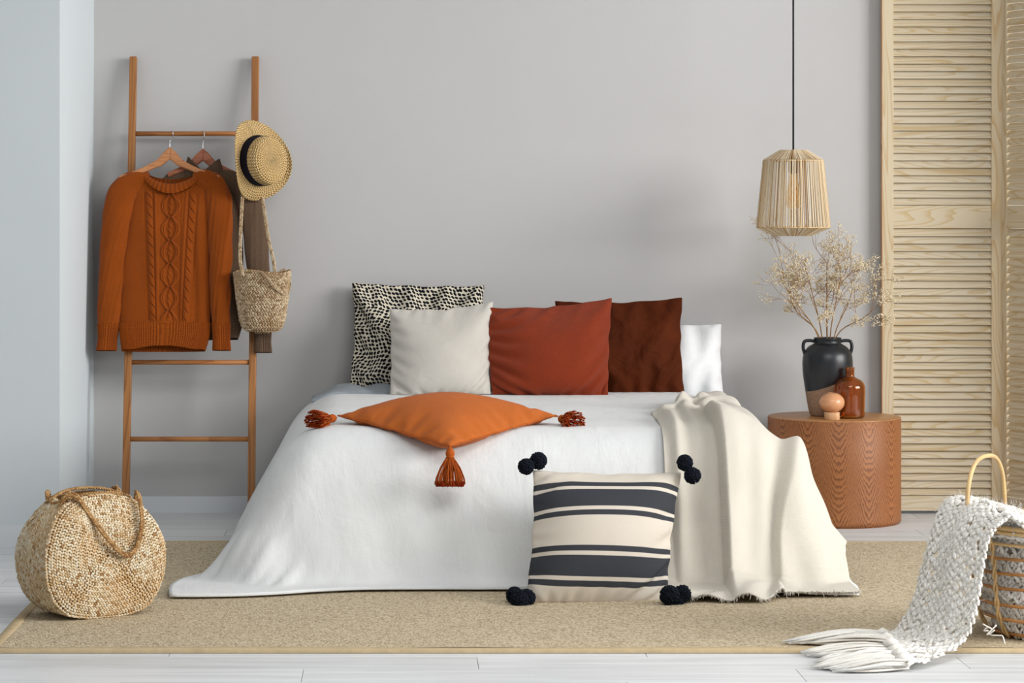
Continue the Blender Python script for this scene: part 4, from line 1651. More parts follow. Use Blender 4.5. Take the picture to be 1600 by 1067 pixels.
def plait(path, w, mat, name, parent, step=0.009, thick=0.004, up=None, seed=0):
    """flat plaited strap along a path"""
    P0 = np.asarray(path, float)
    L = np.concatenate([[0], np.cumsum(np.linalg.norm(np.diff(P0, axis=0), axis=1))])
    n = int(L[-1] / step)
    s_ = np.linspace(0, L[-1], n)
    P = np.stack([np.interp(s_, L, P0[:, k]) for k in range(3)], 1)
    T = unit(np.gradient(P, axis=0))
    upv_ = np.array(up if up is not None else (0, -1, 0), float)
    N = upv_[None] - T * (T @ upv_)[:, None]
    N = unit(N)
    Bv = np.cross(N, T)
    ps, as_, bs, ns = [], [], [], []
    for sd in (-1, 1):
        for fb in (1, -1):
            ps.append(P + Bv * (w * 0.25 * sd) + T * (step * 0.5 * (sd > 0)) + N * fb * thick * 0.4)
            d = unit(T * 0.85 + Bv * (0.5 * -sd * fb))
            as_.append(d * step * 0.85)
            bs.append(np.cross(N, d) * w * 0.27)
            ns.append(N * thick)
    return lobes(np.concatenate(ps), np.concatenate(as_), np.concatenate(bs), np.concatenate(ns), mat, name, parent)


# --- large round bag on the rug
BAGP = (-0.925, -2.72, RUG_Z)
BYAW = math.radians(33)
bag = empty('round_jute_bag', BAGP, 'large round plaited jute bag standing on the rug corner', 'bag', rot=(0, 0, BYAW))
BR, BD = 0.195, 0.102              # radius of the round face, half depth
BCZ = 0.187


def outline(th):
    """rounded outline of the face, flattened at the foot and the mouth; th=0 at the bottom"""
    sn_, cs_ = np.sin(th), -np.cos(th)
    n_ = np.where(cs_ < 0, 2.45, 2.0)             # squarer towards the foot
    rr_ = BR / (np.abs(sn_) ** n_ + np.abs(cs_) ** n_) ** (1 / n_)
    x = rr_ * 1.02 * sn_ * (1 - 0.05 * np.clip(cs_, 0, 1))
    z = rr_ * cs_
    z = np.where(z < -0.165, -0.165 - (np.abs(z) - 0.165) * 0.6, z)
    z = np.where(z > 0.160, 0.160 + (z - 0.160) * 0.6, z)
    return x, z + BCZ - 0.002


def face_surf(sgn):
    def f(a, r):
        x, z = outline(a * 2 * PI)
        q = np.clip(r, 0, 1.15)
        X = x * q
        Zz = BCZ + (z - BCZ) * q
        bul = 0.026 * np.sqrt(np.clip(1 - q ** 2.6, 0, 1)) - 0.020 * np.exp(-((X + 0.01) ** 2 + (Zz - BCZ - 0.05) ** 2) / 0.004)
        lean_in = 0.045 * smoothstep(0.21, 0.385, Zz)
        Y = sgn * (BD - 0.004 + bul - lean_in)
        return np.stack([X, Y, Zz], 1) if sgn < 0 else np.stack([-X, Y, Zz], 1)
    return f


rows = []
k = 0
q = 0.04
PIT = 0.0074
while q < 1.0:
    rows.append((q, 2 * PI * BR * q, k))
    q += PIT / BR
    k += 1
for sgn in (-1, 1):
    s_ = face_surf(sgn)
    o = braid_on(s_, rows, 0.0092, PIT * 1.25, 0.0036, M['jute'], 'round_panel', bag, 5 + sgn)
    # backing so the weave is closed
    aa, rr = np.meshgrid(np.linspace(0, 1, 64, endpoint=False), np.linspace(0.001, 1, 20), indexing='ij')
    Gb = s_(aa.ravel(), rr.ravel()).reshape(64, 20, 3)
    Gb[..., 1] -= sgn * 0.004
    MB().grid(np.swapaxes(Gb, 0, 1), wrap=True).build('lining', M['jute_core'], o)


def gus(a, r):
    # a: round the outline from mouth to mouth; r: across the depth
    th = 0.62 + a * (2 * PI - 1.24) + PI
    x, z = outline(th)
    pf = 1 + 0.055 * np.cos(np.clip(r, -1, 1) * PI / 2) - 0.035 * np.abs(np.sin(r * PI * 1.0)) * smoothstep(0.10, 0.3, z)
    pinch = 1 - 0.43 * smoothstep(0.19, 0.37, z)
    side = np.stack([x * pf, r * BD * pinch, BCZ + (z - BCZ) * np.where(z < BCZ, 1.0, pf)], 1)
    side[:, 2] = np.maximum(side[:, 2], 0.004)
    return side


rows = []
n = int(2 * BD / PIT)
for k in range(n + 1):
    rows.append((-1 + 2 * k / n, 2 * PI * BR * 0.82, k))
o = braid_on(gus, rows, 0.0092, PIT * 1.25, 0.0038, M['jute'], 'gusset', bag, 9)
aa, rr = np.meshgrid(np.linspace(0, 1, 80), np.linspace(-1, 1, 12), indexing='ij')
Gb = gus(aa.ravel(), rr.ravel()).reshape(80, 12, 3)
Gb[..., 0] *= 0.975
Gb[..., 2] = BCZ + (Gb[..., 2] - BCZ) * 0.975
MB().grid(Gb).build('lining', M['jute_core'], o)
# straps
zt = 0.358
fy = -(BD - 0.045)
front = catmull([(-0.125, fy + 0.02, zt - 0.03), (-0.115, fy - 0.012, zt + 0.012), (-0.085, fy - 0.022, zt + 0.008), (-0.055, fy - 0.028, zt - 0.035), (-0.02, fy - 0.066, zt - 0.10),
                 (0.025, fy - 0.080, zt - 0.155), (0.055, fy - 0.082, zt - 0.170), (0.088, fy - 0.078, zt - 0.145), (0.110, fy - 0.066, zt - 0.08), (0.118, fy - 0.034, zt - 0.01),
                 (0.120, fy - 0.012, zt + 0.008), (0.128, fy + 0.010, zt - 0.01), (0.128, fy + 0.014, zt - 0.035)], 120)
plait(front, 0.014, M['jute_strap'], 'strap', bag, 0.0085, 0.0034, (0.2, -1, 0.15))
back = catmull([(-0.12, -fy - 0.02, zt - 0.03), (-0.115, -fy + 0.006, zt + 0.010), (-0.09, -fy + 0.03, zt - 0.02), (-0.03, -fy + 0.068, zt - 0.12), (0.03, -fy + 0.072, zt - 0.15),
                (0.09, -fy + 0.04, zt - 0.06), (0.112, -fy + 0.008, zt + 0.010), (0.122, -fy - 0.012, zt - 0.01), (0.122, -fy - 0.016, zt - 0.035)], 90)
plait(back, 0.014, M['jute_strap'], 'strap', bag, 0.0085, 0.0034, (0, 1, 0.2))
# plaited edge of the mouth, standing up behind the front panel
mth = []
for f in np.linspace(0, 1, 80):
    a = f * 2 * PI
    cx_ = 0.130 * math.cos(a)
    sy_ = math.sin(a)
    mth.append((cx_, sy_ * (BD - 0.052), 0.371 - 0.030 * (abs(cx_) / 0.13) ** 2.5 + (0.004 if sy_ > 0 else -0.002)))
plait(np.array(mth), 0.012, M['jute_strap'], 'mouth_edge', bag, 0.0085, 0.004, (0, 0, 1))

# --- small bag on the ladder
SBP = Vector(((408 - 620) / 400.0, -0.315, CAM_H - (522 - 323) / 400.0))
sbag = empty('small_jute_bag', SBP, 'small plaited jute bucket bag hanging from the ladder', 'bag', rot=(0, 0, math.radians(-8)))
SH_ = 0.245


def sb_surf(a, r):
    th = a * 2 * PI
    z = r * SH_
    rad = np.interp(z, [0, 0.004, 0.018, 0.05, 0.12, 0.20, SH_], [0.0, 0.052, 0.076, 0.090, 0.101, 0.110, 0.113])
    mouth = 0.006 * np.sin(3 * th + 1) * smoothstep(0.6, 1, r)
    return np.stack([rad * np.cos(th) * 1.0, rad * np.sin(th) * (0.66 - 0.10 * smoothstep(0.6, 1.0, r)), z + mouth], 1)


rows = []
k = 0
zz = 0.002
while zz < SH_:
    rad = np.interp(zz, [0, 0.004, 0.018, 0.05, 0.12, 0.20, SH_], [0.01, 0.052, 0.076, 0.090, 0.101, 0.110, 0.113])
    rows.append((zz / SH_, 2 * PI * rad * 0.83, k))
    zz += 0.0068
    k += 1
o = braid_on(sb_surf, rows, 0.0092, 0.0068 * 1.25, 0.0032, M['jute_dark'], 'bucket', sbag, 31)
aa, rr = np.meshgrid(np.linspace(0, 1, 60, endpoint=False), np.linspace(0.001, 1, 24), indexing='ij')
Gb = sb_surf(aa.ravel(), rr.ravel()).reshape(60, 24, 3)
Gb[..., :2] *= 0.975
MB().grid(np.swapaxes(Gb, 0, 1), wrap=True).build('lining', M['jute_core'], o)
Rz = Matrix.Rotation(math.radians(8), 3, 'Z')


def sbl(p):
    return np.array(Rz @ (Vector(p) - SBP))


hang = (LXR - 0.02, lad_y(RUNG1_Z) - 0.015, RUNG1_Z + 0.012)
strap = [sbl(W(379, 430, -0.375)), sbl(W(375, 400, -0.36)), sbl(W(377, 340, -0.30)), sbl(W(381, 285, -0.22)), sbl(W(389, 235, -0.13)), sbl((LXR - 0.022, lad_y(RUNG1_Z) - 0.012, RUNG1_Z + 0.012)),
         sbl((LXR - 0.020, lad_y(RUNG1_Z) + 0.012, RUNG1_Z + 0.006)), sbl(W(403, 260, -0.16)), sbl(W(410, 310, -0.215)), sbl(W(419, 370, -0.30)), sbl(W(427, 405, -0.335)), sbl(W(430, 430, -0.345))]
plait(catmull(strap, 200), 0.0125, M['jute_dark'], 'strap', sbag, 0.0085, 0.0032, (0, -1, 0))
cord = [sbl(W(402, 424, -0.375)), sbl(W(412, 428, -0.392)), sbl(W(425, 444, -0.400)), sbl(W(440, 458, -0.372)), sbl(W(449, 460, -0.345)), sbl(W(453, 445, -0.335)), sbl(W(451, 430, -0.335)), sbl(W(443, 421, -0.335)), sbl(W(435, 427, -0.335))]
plait(catmull(cord, 90), 0.008, M['jute_dark'], 'cord', sbag, 0.007, 0.0028, (0, -1, 0))


# ================================================================== drum side table
TX, TY, TR, TZ = 1.726, -0.295, 0.260, 0.414
t = NT('oak_veneer', 0.5, 0.3)
uvc = t.coord('UV')
x, y, _ = t.sep(uvc)
LEAF = 0.122
leaf = t.math('FLOOR', t.math('DIVIDE', x, LEAF))
pp = t.math('SUBTRACT', t.math('PINGPONG', t.math('ADD', x, LEAF / 2), LEAF / 2), LEAF / 4)   # -..+ across half a leaf, mirrored
lr = t.n('ShaderNodeTexWhiteNoise', {'W': leaf}, noise_dimensions='1D').outputs[0]
cen_ = t.math('ABSOLUTE', t.math('SUBTRACT', t.math('MODULO', t.math('ADD', x, 10 * LEAF), LEAF), LEAF / 2))
low = t.noise(t.comb(t.math('MULTIPLY', cen_, 22.0), t.math('MULTIPLY', y, 7.0), t.math('MULTIPLY', leaf, 3.1)), 1.0, 1, 0.5)
jag = t.noise(t.comb(t.math('MULTIPLY', cen_, 190.0), t.math('MULTIPLY', y, 40.0), t.math('MULTIPLY', leaf, 5.3)), 1.0, 2, 0.5)
arch = t.math('MULTIPLY', t.math('POWER', t.math('DIVIDE', cen_, LEAF / 2), 2.0), 0.19)
val = t.math('ADD', t.math('SUBTRACT', y, arch), t.math('ADD', t.math('MULTIPLY', low, 0.06), t.math('ADD', t.math('MULTIPLY', jag, 0.030), t.math('MULTIPLY', lr, 0.05))))
fr = t.math('FRACT', t.math('MULTIPLY', val, 36.0))
ln = t.ramp(fr, [(0.0, (0, 0, 0)), (0.45, (0.15, 0.15, 0.15)), (0.85, (1, 1, 1)), (1.0, (0.1, 0.1, 0.1))])
fine = t.noise(t.map(uvc, (900, 26, 1)), 1.0, 2)
bigv = t.noise(t.map(uvc, (9, 3, 1)), 1.0, 2)
f = t.math('ADD', t.math('MULTIPLY', ln, 0.85), t.math('MULTIPLY', t.math('SUBTRACT', fine, 0.45), 0.5))
f = t.n('ShaderNodeClamp', {0: t.math('ADD', f, t.math('MULTIPLY', t.math('SUBTRACT', bigv, 0.5), 0.5))}).outputs[0]
t.color(t.mix(f, srgb(152, 98, 58), srgb(90, 48, 23)))
t.bump(fine, 0.08, 0.001)
M['oak'] = t.m
M['oak_top'] = mat_wood('oak_top', srgb(170, 122, 76), srgb(140, 90, 50), 'X', 16, 10, 0.38, 0.4, fine=0.7)
table = empty('drum_side_table', (TX, TY, 0), 'round oak drum side table beside the bed', 'table', rot=(0, 0, math.radians(9)))
prof = [(TR - 0.006, 0.0), (TR - 0.006, 0.006), (TR, 0.008), (TR, 0.02), (TR, 0.2), (TR, TZ - 0.004), (TR - 0.001, TZ - 0.003)]
mb = MB().lathe(prof, 128, cap0=True)
for uvx in mb.UV:
    uvx[:, 0] *= 2 * PI * TR
mb.build('drum', M['oak'], table)
MB().lathe([(TR - 0.001, TZ - 0.003), (TR - 0.001, TZ - 0.001), (TR - 0.003, TZ), (0.001, TZ)], 128).build('top', M['oak_top'], table)

# ================================================================== black jar with two handles
t = NT('dipped_clay', 0.32, 0.45)
v = t.coord('Object')
x, y, z = t.sep(v)
edge = t.math('SUBTRACT', z, t.math('ADD', 0.124, t.math('ADD', t.math('MULTIPLY', x, 0.25), t.math('MULTIPLY', t.math('SINE', t.math('MULTIPLY', x, 22.0)), 0.006))))
bl = t.math('GREATER_THAN', edge, 0.0)
sp_ = t.noise(v, 260, 3)
clay = t.ramp(sp_, [(0.3, srgb(122, 94, 74)), (0.55, srgb(158, 128, 104)), (0.75, srgb(176, 146, 122))])
t.color(t.mix(bl, clay, srgb(26, 29, 34)))
t.set(t.b.inputs['Roughness'], t.math('SUBTRACT', 0.85, t.math('MULTIPLY', bl, 0.50)))
t.bump(t.math('MULTIPLY', sp_, t.math('SUBTRACT', 1.0, bl)), 0.3, 0.002)
M['clay'] = t.m
M['black_glaze'] = mat_plain('black_glaze', srgb(24, 27, 32), 0.35, 0.45, 0.05)
JX, JY = (1293 - 620) / S(-0.27), -0.27
jar = empty('clay_jar', (JX, JY, TZ), 'black glazed jar with bare clay foot and two small handles', 'vase')
JH = 0.309
prof = [(0.060, 0.0), (0.068, 0.004), (0.076, 0.03), (0.086, 0.09), (0.095, 0.15), (0.0985, 0.19), (0.098, 0.225), (0.091, 0.252), (0.076, 0.272), (0.058, 0.283), (0.0515, 0.288), (0.051, 0.297), (0.0535, 0.303), (0.0545, 0.307), (0.052, JH), (0.047, JH - 0.002), (0.045, 0.295), (0.048, 0.285), (0.08, 0.25), (0.085, 0.19), (0.06, 0.02)]
P = catmull(prof, 110)
MB().lathe(P, 72, cap0=True, cap1=True).build('body', M['clay'], jar)
for sx in (-1, 1):
    hp = catmull([(sx * 0.052, 0, 0.294), (sx * 0.068, 0, 0.297), (sx * 0.088, 0, 0.295), (sx * 0.0955, 0, 0.283), (sx * 0.0955, 0, 0.262), (sx * 0.090, 0, 0.245)], 30)
    MB().tube(hp, 0.0066, 12).build('handle', M['black_glaze'], jar)

# --- dried stems
M['stem'] = mat_plain('dry_stem', srgb(150, 112, 68), 0.8, 0.2, 0.2, 60)
M['bloom'] = mat_plain('dry_blossom', srgb(222, 208, 178), 0.9, 0.1, 0.15, 80)


def flower_stem(target_px, label, seed, Yt, kink=0.0, blooms=260):
    rng = np.random.default_rng(seed)
    tip_ = np.array(W(target_px[0], target_px[1], Yt))
    base_ = np.array([JX + rng.uniform(-0.025, 0.025), JY + rng.uniform(-0.02, 0.02), TZ + 0.10])
    mouth = np.array([JX + np.clip((tip_[0] - JX) * 0.18, -0.038, 0.038), JY + rng.uniform(-0.02, 0.02), TZ + JH + 0.002])
    root = empty('dried_flower_stem', (JX, JY, TZ + 0.10), label, 'dried flower', 'dried gypsophila stems in the black jar')
    o0 = np.array([JX, JY, TZ + 0.10])
    st = MB()
    bp, bs = [], []

    def branch(p, d, L, r, depth):
        n = 5
        pts = [p]
        dd = d.copy()
        for i in range(n):
            dd = unit(dd + rng.standard_normal(3) * 0.10 + np.array([0, 0, 0.03]))
            pts.append(pts[-1] + dd * L / n)
        if depth > 0 or True:
            for q in pts:
                if q[1] > -0.02:
                    q[1] = -0.02 - rng.uniform(0, 0.02)
        st.tube(np.array(pts) - o0, np.linspace(r, r * 0.62, n + 1), 4 if depth > 1 else 5)
        if depth >= 4 or L < 0.016:
            for k in range(4):
                bp.append(pts[-1] + rng.standard_normal(3) * 0.004)
                bs.append(rng.uniform(0.0016, 0.0032))
            return
        m_ = 2 if depth < 2 else 3
        for k in range(m_):
            f = rng.uniform(0.45, 1.0)
            i = min(n - 1, int(f * n))
            q = pts[i] + (pts[i + 1] - pts[i]) * (f * n - i if f < 1 else 1)
            nd = unit(dd + rng.standard_normal(3) * np.array([0.62, 0.5, 0.45]))
            branch(q, nd, L * rng.uniform(0.5, 0.72), r * 0.62, depth + 1)
        branch(pts[-1], unit(dd + rng.standard_normal(3) * 0.2), L * 0.6, r * 0.62, depth + 1)
    main = catmull([base_, mouth, mouth + (tip_ - mouth) * 0.45 + np.array([kink, 0, 0.012]), mouth + (tip_ - mouth) * 0.75], 16)
    st.tube(main - o0, np.linspace(0.0027, 0.0017, 16), 6)
    span = np.linalg.norm(tip_ - mouth)
    for f in (7, 9, 11, 13, 15):
        d0 = unit(tip_ - main[f] + rng.standard_normal(3) * np.array([0.5, 0.35, 0.3]) * span * 0.7)
        branch(main[f], d0, span * rng.uniform(0.24, 0.36), 0.0013, 1)
    st.build('stem', M['stem'], root)
    bp, bs = np.array(bp) - o0, np.array(bs)
    I = np.eye(3)
    ax_ = unit(rng.standard_normal((len(bp), 3)))
    b2 = unit(np.cross(ax_, rng.standard_normal((len(bp), 3))))
    n2 = np.cross(ax_, b2)
    o = lobes(bp, ax_ * bs[:, None], b2 * bs[:, None], n2 * bs[:, None] * 0.8, M['bloom'], 'blossoms', root, seg=4)
    tag(o, kind='stuff')
    return root


flower_stem((1196, 398), 'dried flower stem reaching furthest left below the lamp', 1, -0.36, -0.01)
flower_stem((1222, 452), 'low dried flower stem leaning left over the jar', 2, -0.20, -0.02)
flower_stem((1248, 375), 'dried flower stem rising left of centre to the lamp', 3, -0.26)
flower_stem((1292, 372), 'tallest upright dried flower stem in the jar', 4, -0.22)
flower_stem((1320, 400), 'dried flower stem leaning slightly right of centre', 5, -0.32)
flower_stem((1342, 425), 'dried flower stem leaning right towards the screen', 6, -0.18, 0.01)
flower_stem((1378, 475), 'dried flower stem reaching furthest right before the louvres', 7, -0.34, 0.02)
flower_stem((1290, 470), 'short dried flower stem in the middle of bunch', 8, -0.30)

# ================================================================== amber bottle, ball vase
t = NT('amber_glass', 0.04, 0.5)
t.color(srgb(212, 134, 44))
t.b.inputs['Transmission Weight'].default_value = 0.92
t.b.inputs['IOR'].default_value = 1.5
M['amber'] = t.m
BX, BYb = (1328 - 620) / S(-0.385), -0.385
bottle = empty('amber_bottle', (BX, BYb, TZ), 'amber brown glass bottle beside the black jar', 'bottle')
BH = 0.198
outer = catmull([(0.001, 0.004), (0.040, 0.002), (0.053, 0.004), (0.0575, 0.014), (0.0588, 0.06), (0.0595, 0.105), (0.0575, 0.128), (0.047, 0.145), (0.028, 0.155), (0.0185, 0.162), (0.0172, 0.175), (0.0172, 0.190), (0.0185, BH - 0.002), (0.0178, BH), (0.0150, BH), (0.0142, 0.19), (0.0142, 0.165), (0.026, 0.1515), (0.044, 0.1415), (0.0535, 0.126), (0.0555, 0.105), (0.0548, 0.06), (0.0535, 0.016), (0.046, 0.010), (0.001, 0.011)], 150)
MB().lathe(outer, 64).build('glass', M['amber'], bottle)

M['peach'] = mat_plain('peach_lacquer', srgb(205, 148, 108), 0.28, 0.5, 0.04)
M['light_wood'] = mat_wood('light_turned_wood', srgb(208, 168, 128), srgb(180, 132, 92), 'Z', 10, 8, 0.5, 0.3)
KX, KY = (1300 - 620) / S(-0.46), -0.46
ball = empty('ball_vase', (KX, KY, TZ), 'small peach ball vase on a wooden foot in front of the bottle', 'vase')
MB().lathe([(0.001, 0.0), (0.029, 0.0), (0.030, 0.001), (0.030, 0.028), (0.029, 0.029), (0.001, 0.029)], 40).build('foot', M['light_wood'], ball)
ph = np.linspace(-1.25, 1.28, 26)
prof = [(0.001, 0.029)] + [(0.0485 * math.cos(a), 0.066 + 0.0395 * math.sin(a)) for a in ph] + [(0.0135, 0.1025), (0.012, 0.100), (0.010, 0.092)]
MB().lathe(prof, 48, cap1=True).build('bowl', M['peach'], ball)

# ================================================================== pendant lamp
PX, PY = (1239.5 - 620) / S(-0.46), -0.46
sP = S(PY)
zt_, zs_, zl_, zb_ = [CAM_H - (p - 323) / sP for p in (236, 251, 355, 367)]
rt_, rs_, rl_, rb_ = 20 / sP, 45.5 / sP, 56 / sP, 26 / sP
CEIL = 3.3
lamp = empty('pendant_lamp', (PX, PY, CEIL), 'string wound pendant lamp on a black cord above the drum table', 'lamp')
zo = CEIL
M['cord'] = mat_plain('black_cord', srgb(22, 24, 28), 0.7)
M['string'] = mat_yarn('paper_string', [(0.0, srgb(186, 150, 108)), (0.3, srgb(222, 200, 164)), (1.0, srgb(240, 226, 200))], 0.85, 500)
t = NT('amber_bulb_glass', 0.02, 0.5)
t.color(srgb(250, 214, 150))
t.b.inputs['Transmission Weight'].default_value = 1.0
t.b.inputs['IOR'].default_value = 1.15
M['bulb'] = t.m
t = NT('bulb_filament', 0.5)
t.color(srgb(230, 160, 60))
t.b.inputs['Emission Color'].default_value = srgb(255, 190, 90)
t.b.inputs['Emission Strength'].default_value = 0.0
M['filament'] = t.m
MB().tube([(0, 0, 0), (0, 0, zt_ - 0.03 - zo)], 0.0036, 10).build('cord', M['cord'], lamp)
MB().lathe([(0.001, -0.0), (0.045, 0.0), (0.045, -0.018), (0.010, -0.026), (0.001, -0.026)], 32).build('ceiling_rose', M['cord'], lamp)
MB().lathe([(0.001, zt_ - 0.004 - zo), (0.016, zt_ - 0.008 - zo), (0.0185, zt_ - 0.02 - zo), (0.0185, zt_ - 0.082 - zo), (0.015, zt_ - 0.088 - zo), (0.001, zt_ - 0.088 - zo)], 28).build('socket', M['cord'], lamp)
zb0 = zt_ - 0.086 - zo
bulb = MB().lathe(catmull([(0.012, zb0), (0.014, zb0 - 0.01), (0.020, zb0 - 0.035), (0.030, zb0 - 0.08), (0.033, zb0 - 0.105), (0.028, zb0 - 0.128), (0.012, zb0 - 0.140), (0.001, zb0 - 0.142)], 40), 32).build('bulb', M['bulb'], lamp)
fl = MB()
for k in range(7):
    a = 2 * PI * k / 7
    fl.tube([(0.004 * math.cos(a), 0.004 * math.sin(a), zb0 - 0.02), (0.015 * math.cos(a), 0.015 * math.sin(a), zb0 - 0.06), (0.016 * math.cos(a + .4), 0.016 * math.sin(a + .4), zb0 - 0.105), (0.008 * math.cos(a + .5), 0.008 * math.sin(a + .5), zb0 - 0.112)], 0.0009, 4)
tag(fl.build('filament', M['filament'], bulb), kind='stuff')
rngl = np.random.default_rng(17)
M['wire'] = mat_plain('lamp_wire', srgb(196, 160, 112), 0.7)
for r, z in ((rt_, zt_), (rs_, zs_), (rl_, zl_), (rb_, zb_)):
    a = np.linspace(0, 2 * PI, 72, endpoint=False)
    MB().tube(np.stack([r * np.cos(a), r * np.sin(a), np.full(72, z - zo)], 1), 0.0030, 8, closed=True).build('ring', M['wire'], lamp)
sg = MB()
ns = 118
for k in range(ns):
    a = 2 * PI * (k + rngl.uniform(-0.32, 0.32)) / ns
    a2 = a + rngl.uniform(-0.02, 0.02)
    rr = 0.0019 * rngl.uniform(0.85, 1.2)
    e = 0.0025
    pts = [((rt_ + e) * math.cos(a), (rt_ + e) * math.sin(a), zt_ + 0.003 - zo),
           ((rs_ + e) * math.cos(a), (rs_ + e) * math.sin(a), zs_ + 0.002 - zo),
           ((rl_ + e) * math.cos(a2), (rl_ + e) * math.sin(a2), zl_ - 0.001 - zo),
           ((rb_ + e) * math.cos(a2), (rb_ + e) * math.sin(a2), zb_ - 0.003 - zo)]
    for i in range(3):
        sg.tube([pts[i], pts[i + 1]], rr, 5, caps=False)
tag(sg.build('string_winding', M['string'], lamp), 'straw coloured strings wound side by side', kind='stuff')

# ================================================================== rattan basket
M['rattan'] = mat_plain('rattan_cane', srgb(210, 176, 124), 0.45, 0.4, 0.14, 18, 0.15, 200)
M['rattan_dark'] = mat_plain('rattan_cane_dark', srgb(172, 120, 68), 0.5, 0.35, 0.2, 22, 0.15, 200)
KB = Vector(((1640 - 620) / S(-3.10), -3.10, RUG_Z))
basket = empty('rattan_basket', KB, 'round open rattan basket with hooped handle at the right edge', 'basket')
RIM_Z = CAM_H - (813 - 323) / S(-3.10) - RUG_Z


def bk_r(z):
    return np.interp(z, [0, 0.02, 0.07, 0.14, 0.22, 0.28, RIM_Z], [0.150, 0.172, 0.198, 0.208, 0.214, 0.226, 0.250])


def hoop(z, r, rad, mat, name, flat=1.0):
    a = np.linspace(0, 2 * PI, 90, endpoint=False)
    wob = 0.003 * np.sin(a * 3 + z * 40)
    P = np.stack([(r + wob) * np.cos(a), (r + wob) * np.sin(a), z + 0.003 * np.sin(a * 2 + z * 25)], 1)
    return MB().tube(P, rad, 8, closed=True, flat=flat, up=(0, 0, 1)).build(name, mat, basket)


hoop(RIM_Z, 0.250, 0.0068, M['rattan'], 'rim')
hoop(RIM_Z - 0.014, 0.247, 0.0062, M['rattan'], 'rim')
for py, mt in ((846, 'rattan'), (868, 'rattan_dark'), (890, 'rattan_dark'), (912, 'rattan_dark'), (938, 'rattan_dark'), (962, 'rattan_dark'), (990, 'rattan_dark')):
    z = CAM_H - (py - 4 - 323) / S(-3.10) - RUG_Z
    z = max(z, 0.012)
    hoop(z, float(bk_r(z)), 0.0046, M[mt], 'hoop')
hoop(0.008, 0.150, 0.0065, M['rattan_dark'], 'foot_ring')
a = np.linspace(0, 2 * PI, 40, endpoint=False)
MB().lathe([(0.001, 0.010), (0.148, 0.010), (0.148, 0.004), (0.001, 0.004)], 40).build('bottom', M['rattan_dark'], basket)
for k in range(9):
    a0 = math.radians(-108 + 40 * k)
    zs = np.linspace(0.006, RIM_Z + 0.006, 40)
    st = MB()
    for phs in (0, PI):
        tw = 0.0052 * np.sin(zs / 0.040 * 2 * PI * 0.5 + phs)
        ot = 0.0048 + 0.0030 * np.cos(zs / 0.040 * 2 * PI * 0.5 + phs)
        r = bk_r(zs) + ot
        P = np.stack([r * math.cos(a0) - tw * math.sin(a0), r * math.sin(a0) + tw * math.cos(a0), zs], 1)
        st.tube(P, 0.0040, 7)
    st.build('stake', M['rattan'], basket)
for hc in (146, -34):
    aL, aR = math.radians(hc + 38), math.radians(hc - 38)
    pts = []
    for f in np.linspace(0, 1, 40):
        a = aL + (aR - aL) * f
        s_ = math.sin(PI * f) ** 0.55
        p0 = np.array([0.243 * math.cos(aL), 0.243 * math.sin(aL)])
        p1 = np.array([0.243 * math.cos(aR), 0.243 * math.sin(aR)])
        g = 0.5 - 0.5 * math.cos(PI * f) * (abs(math.cos(PI * f)) ** -0.25 if abs(math.cos(PI * f)) > 1e-3 else 1)
        xy = p0 + (p1 - p0) * min(max(g, 0), 1)
        pts.append((xy[0], xy[1], RIM_Z - 0.06 + 0.235 * s_))
    hd = MB().tube(pts, 0.0064, 10).build('handle', M['rattan'], basket)
    for a in (aL, aR):
        c = np.array([0.247 * math.cos(a), 0.247 * math.sin(a), RIM_Z - 0.006])
        bnd = MB()
        for j in range(4):
            q = []
            for f in np.linspace(0, 2 * PI, 12, endpoint=False):
                rad_ = np.array([math.cos(a), math.sin(a), 0])
                tg = np.array([-math.sin(a), math.cos(a), 0])
                q.append(c + rad_ * 0.013 * math.cos(f) + np.array([0, 0, 0.019 * math.sin(f)]) + tg * (0.006 * (j - 1.5) + 0.006 * math.sin(f) * (1 if j % 2 else -1)))
            bnd.tube(q, 0.0026, 6, closed=True)
        bnd.build('binding', M['rattan'], hd)

# ================================================================== chunky knitted blanket in the basket
M['chunky'] = mat_yarn('white_chunky_yarn', [(0.0, srgb(236, 232, 224)), (0.5, srgb(244, 242, 236)), (1.0, srgb(250, 249, 245))], 0.95, 320)
_b = M['chunky'].node_tree.nodes['Principled BSDF']
_b.inputs['Subsurface Weight'].default_value = 0.35
_b.inputs['Subsurface Radius'].default_value = (0.012, 0.011, 0.010)
_b.inputs['Subsurface Scale'].default_value = 1.0
blanket = empty('knitted_blanket', (KB.x - 0.1, KB.y - 0.1, RUG_Z), 'chunky white knitted blanket spilling from the basket to the floor', 'blanket')
bo = np.array(blanket.location)


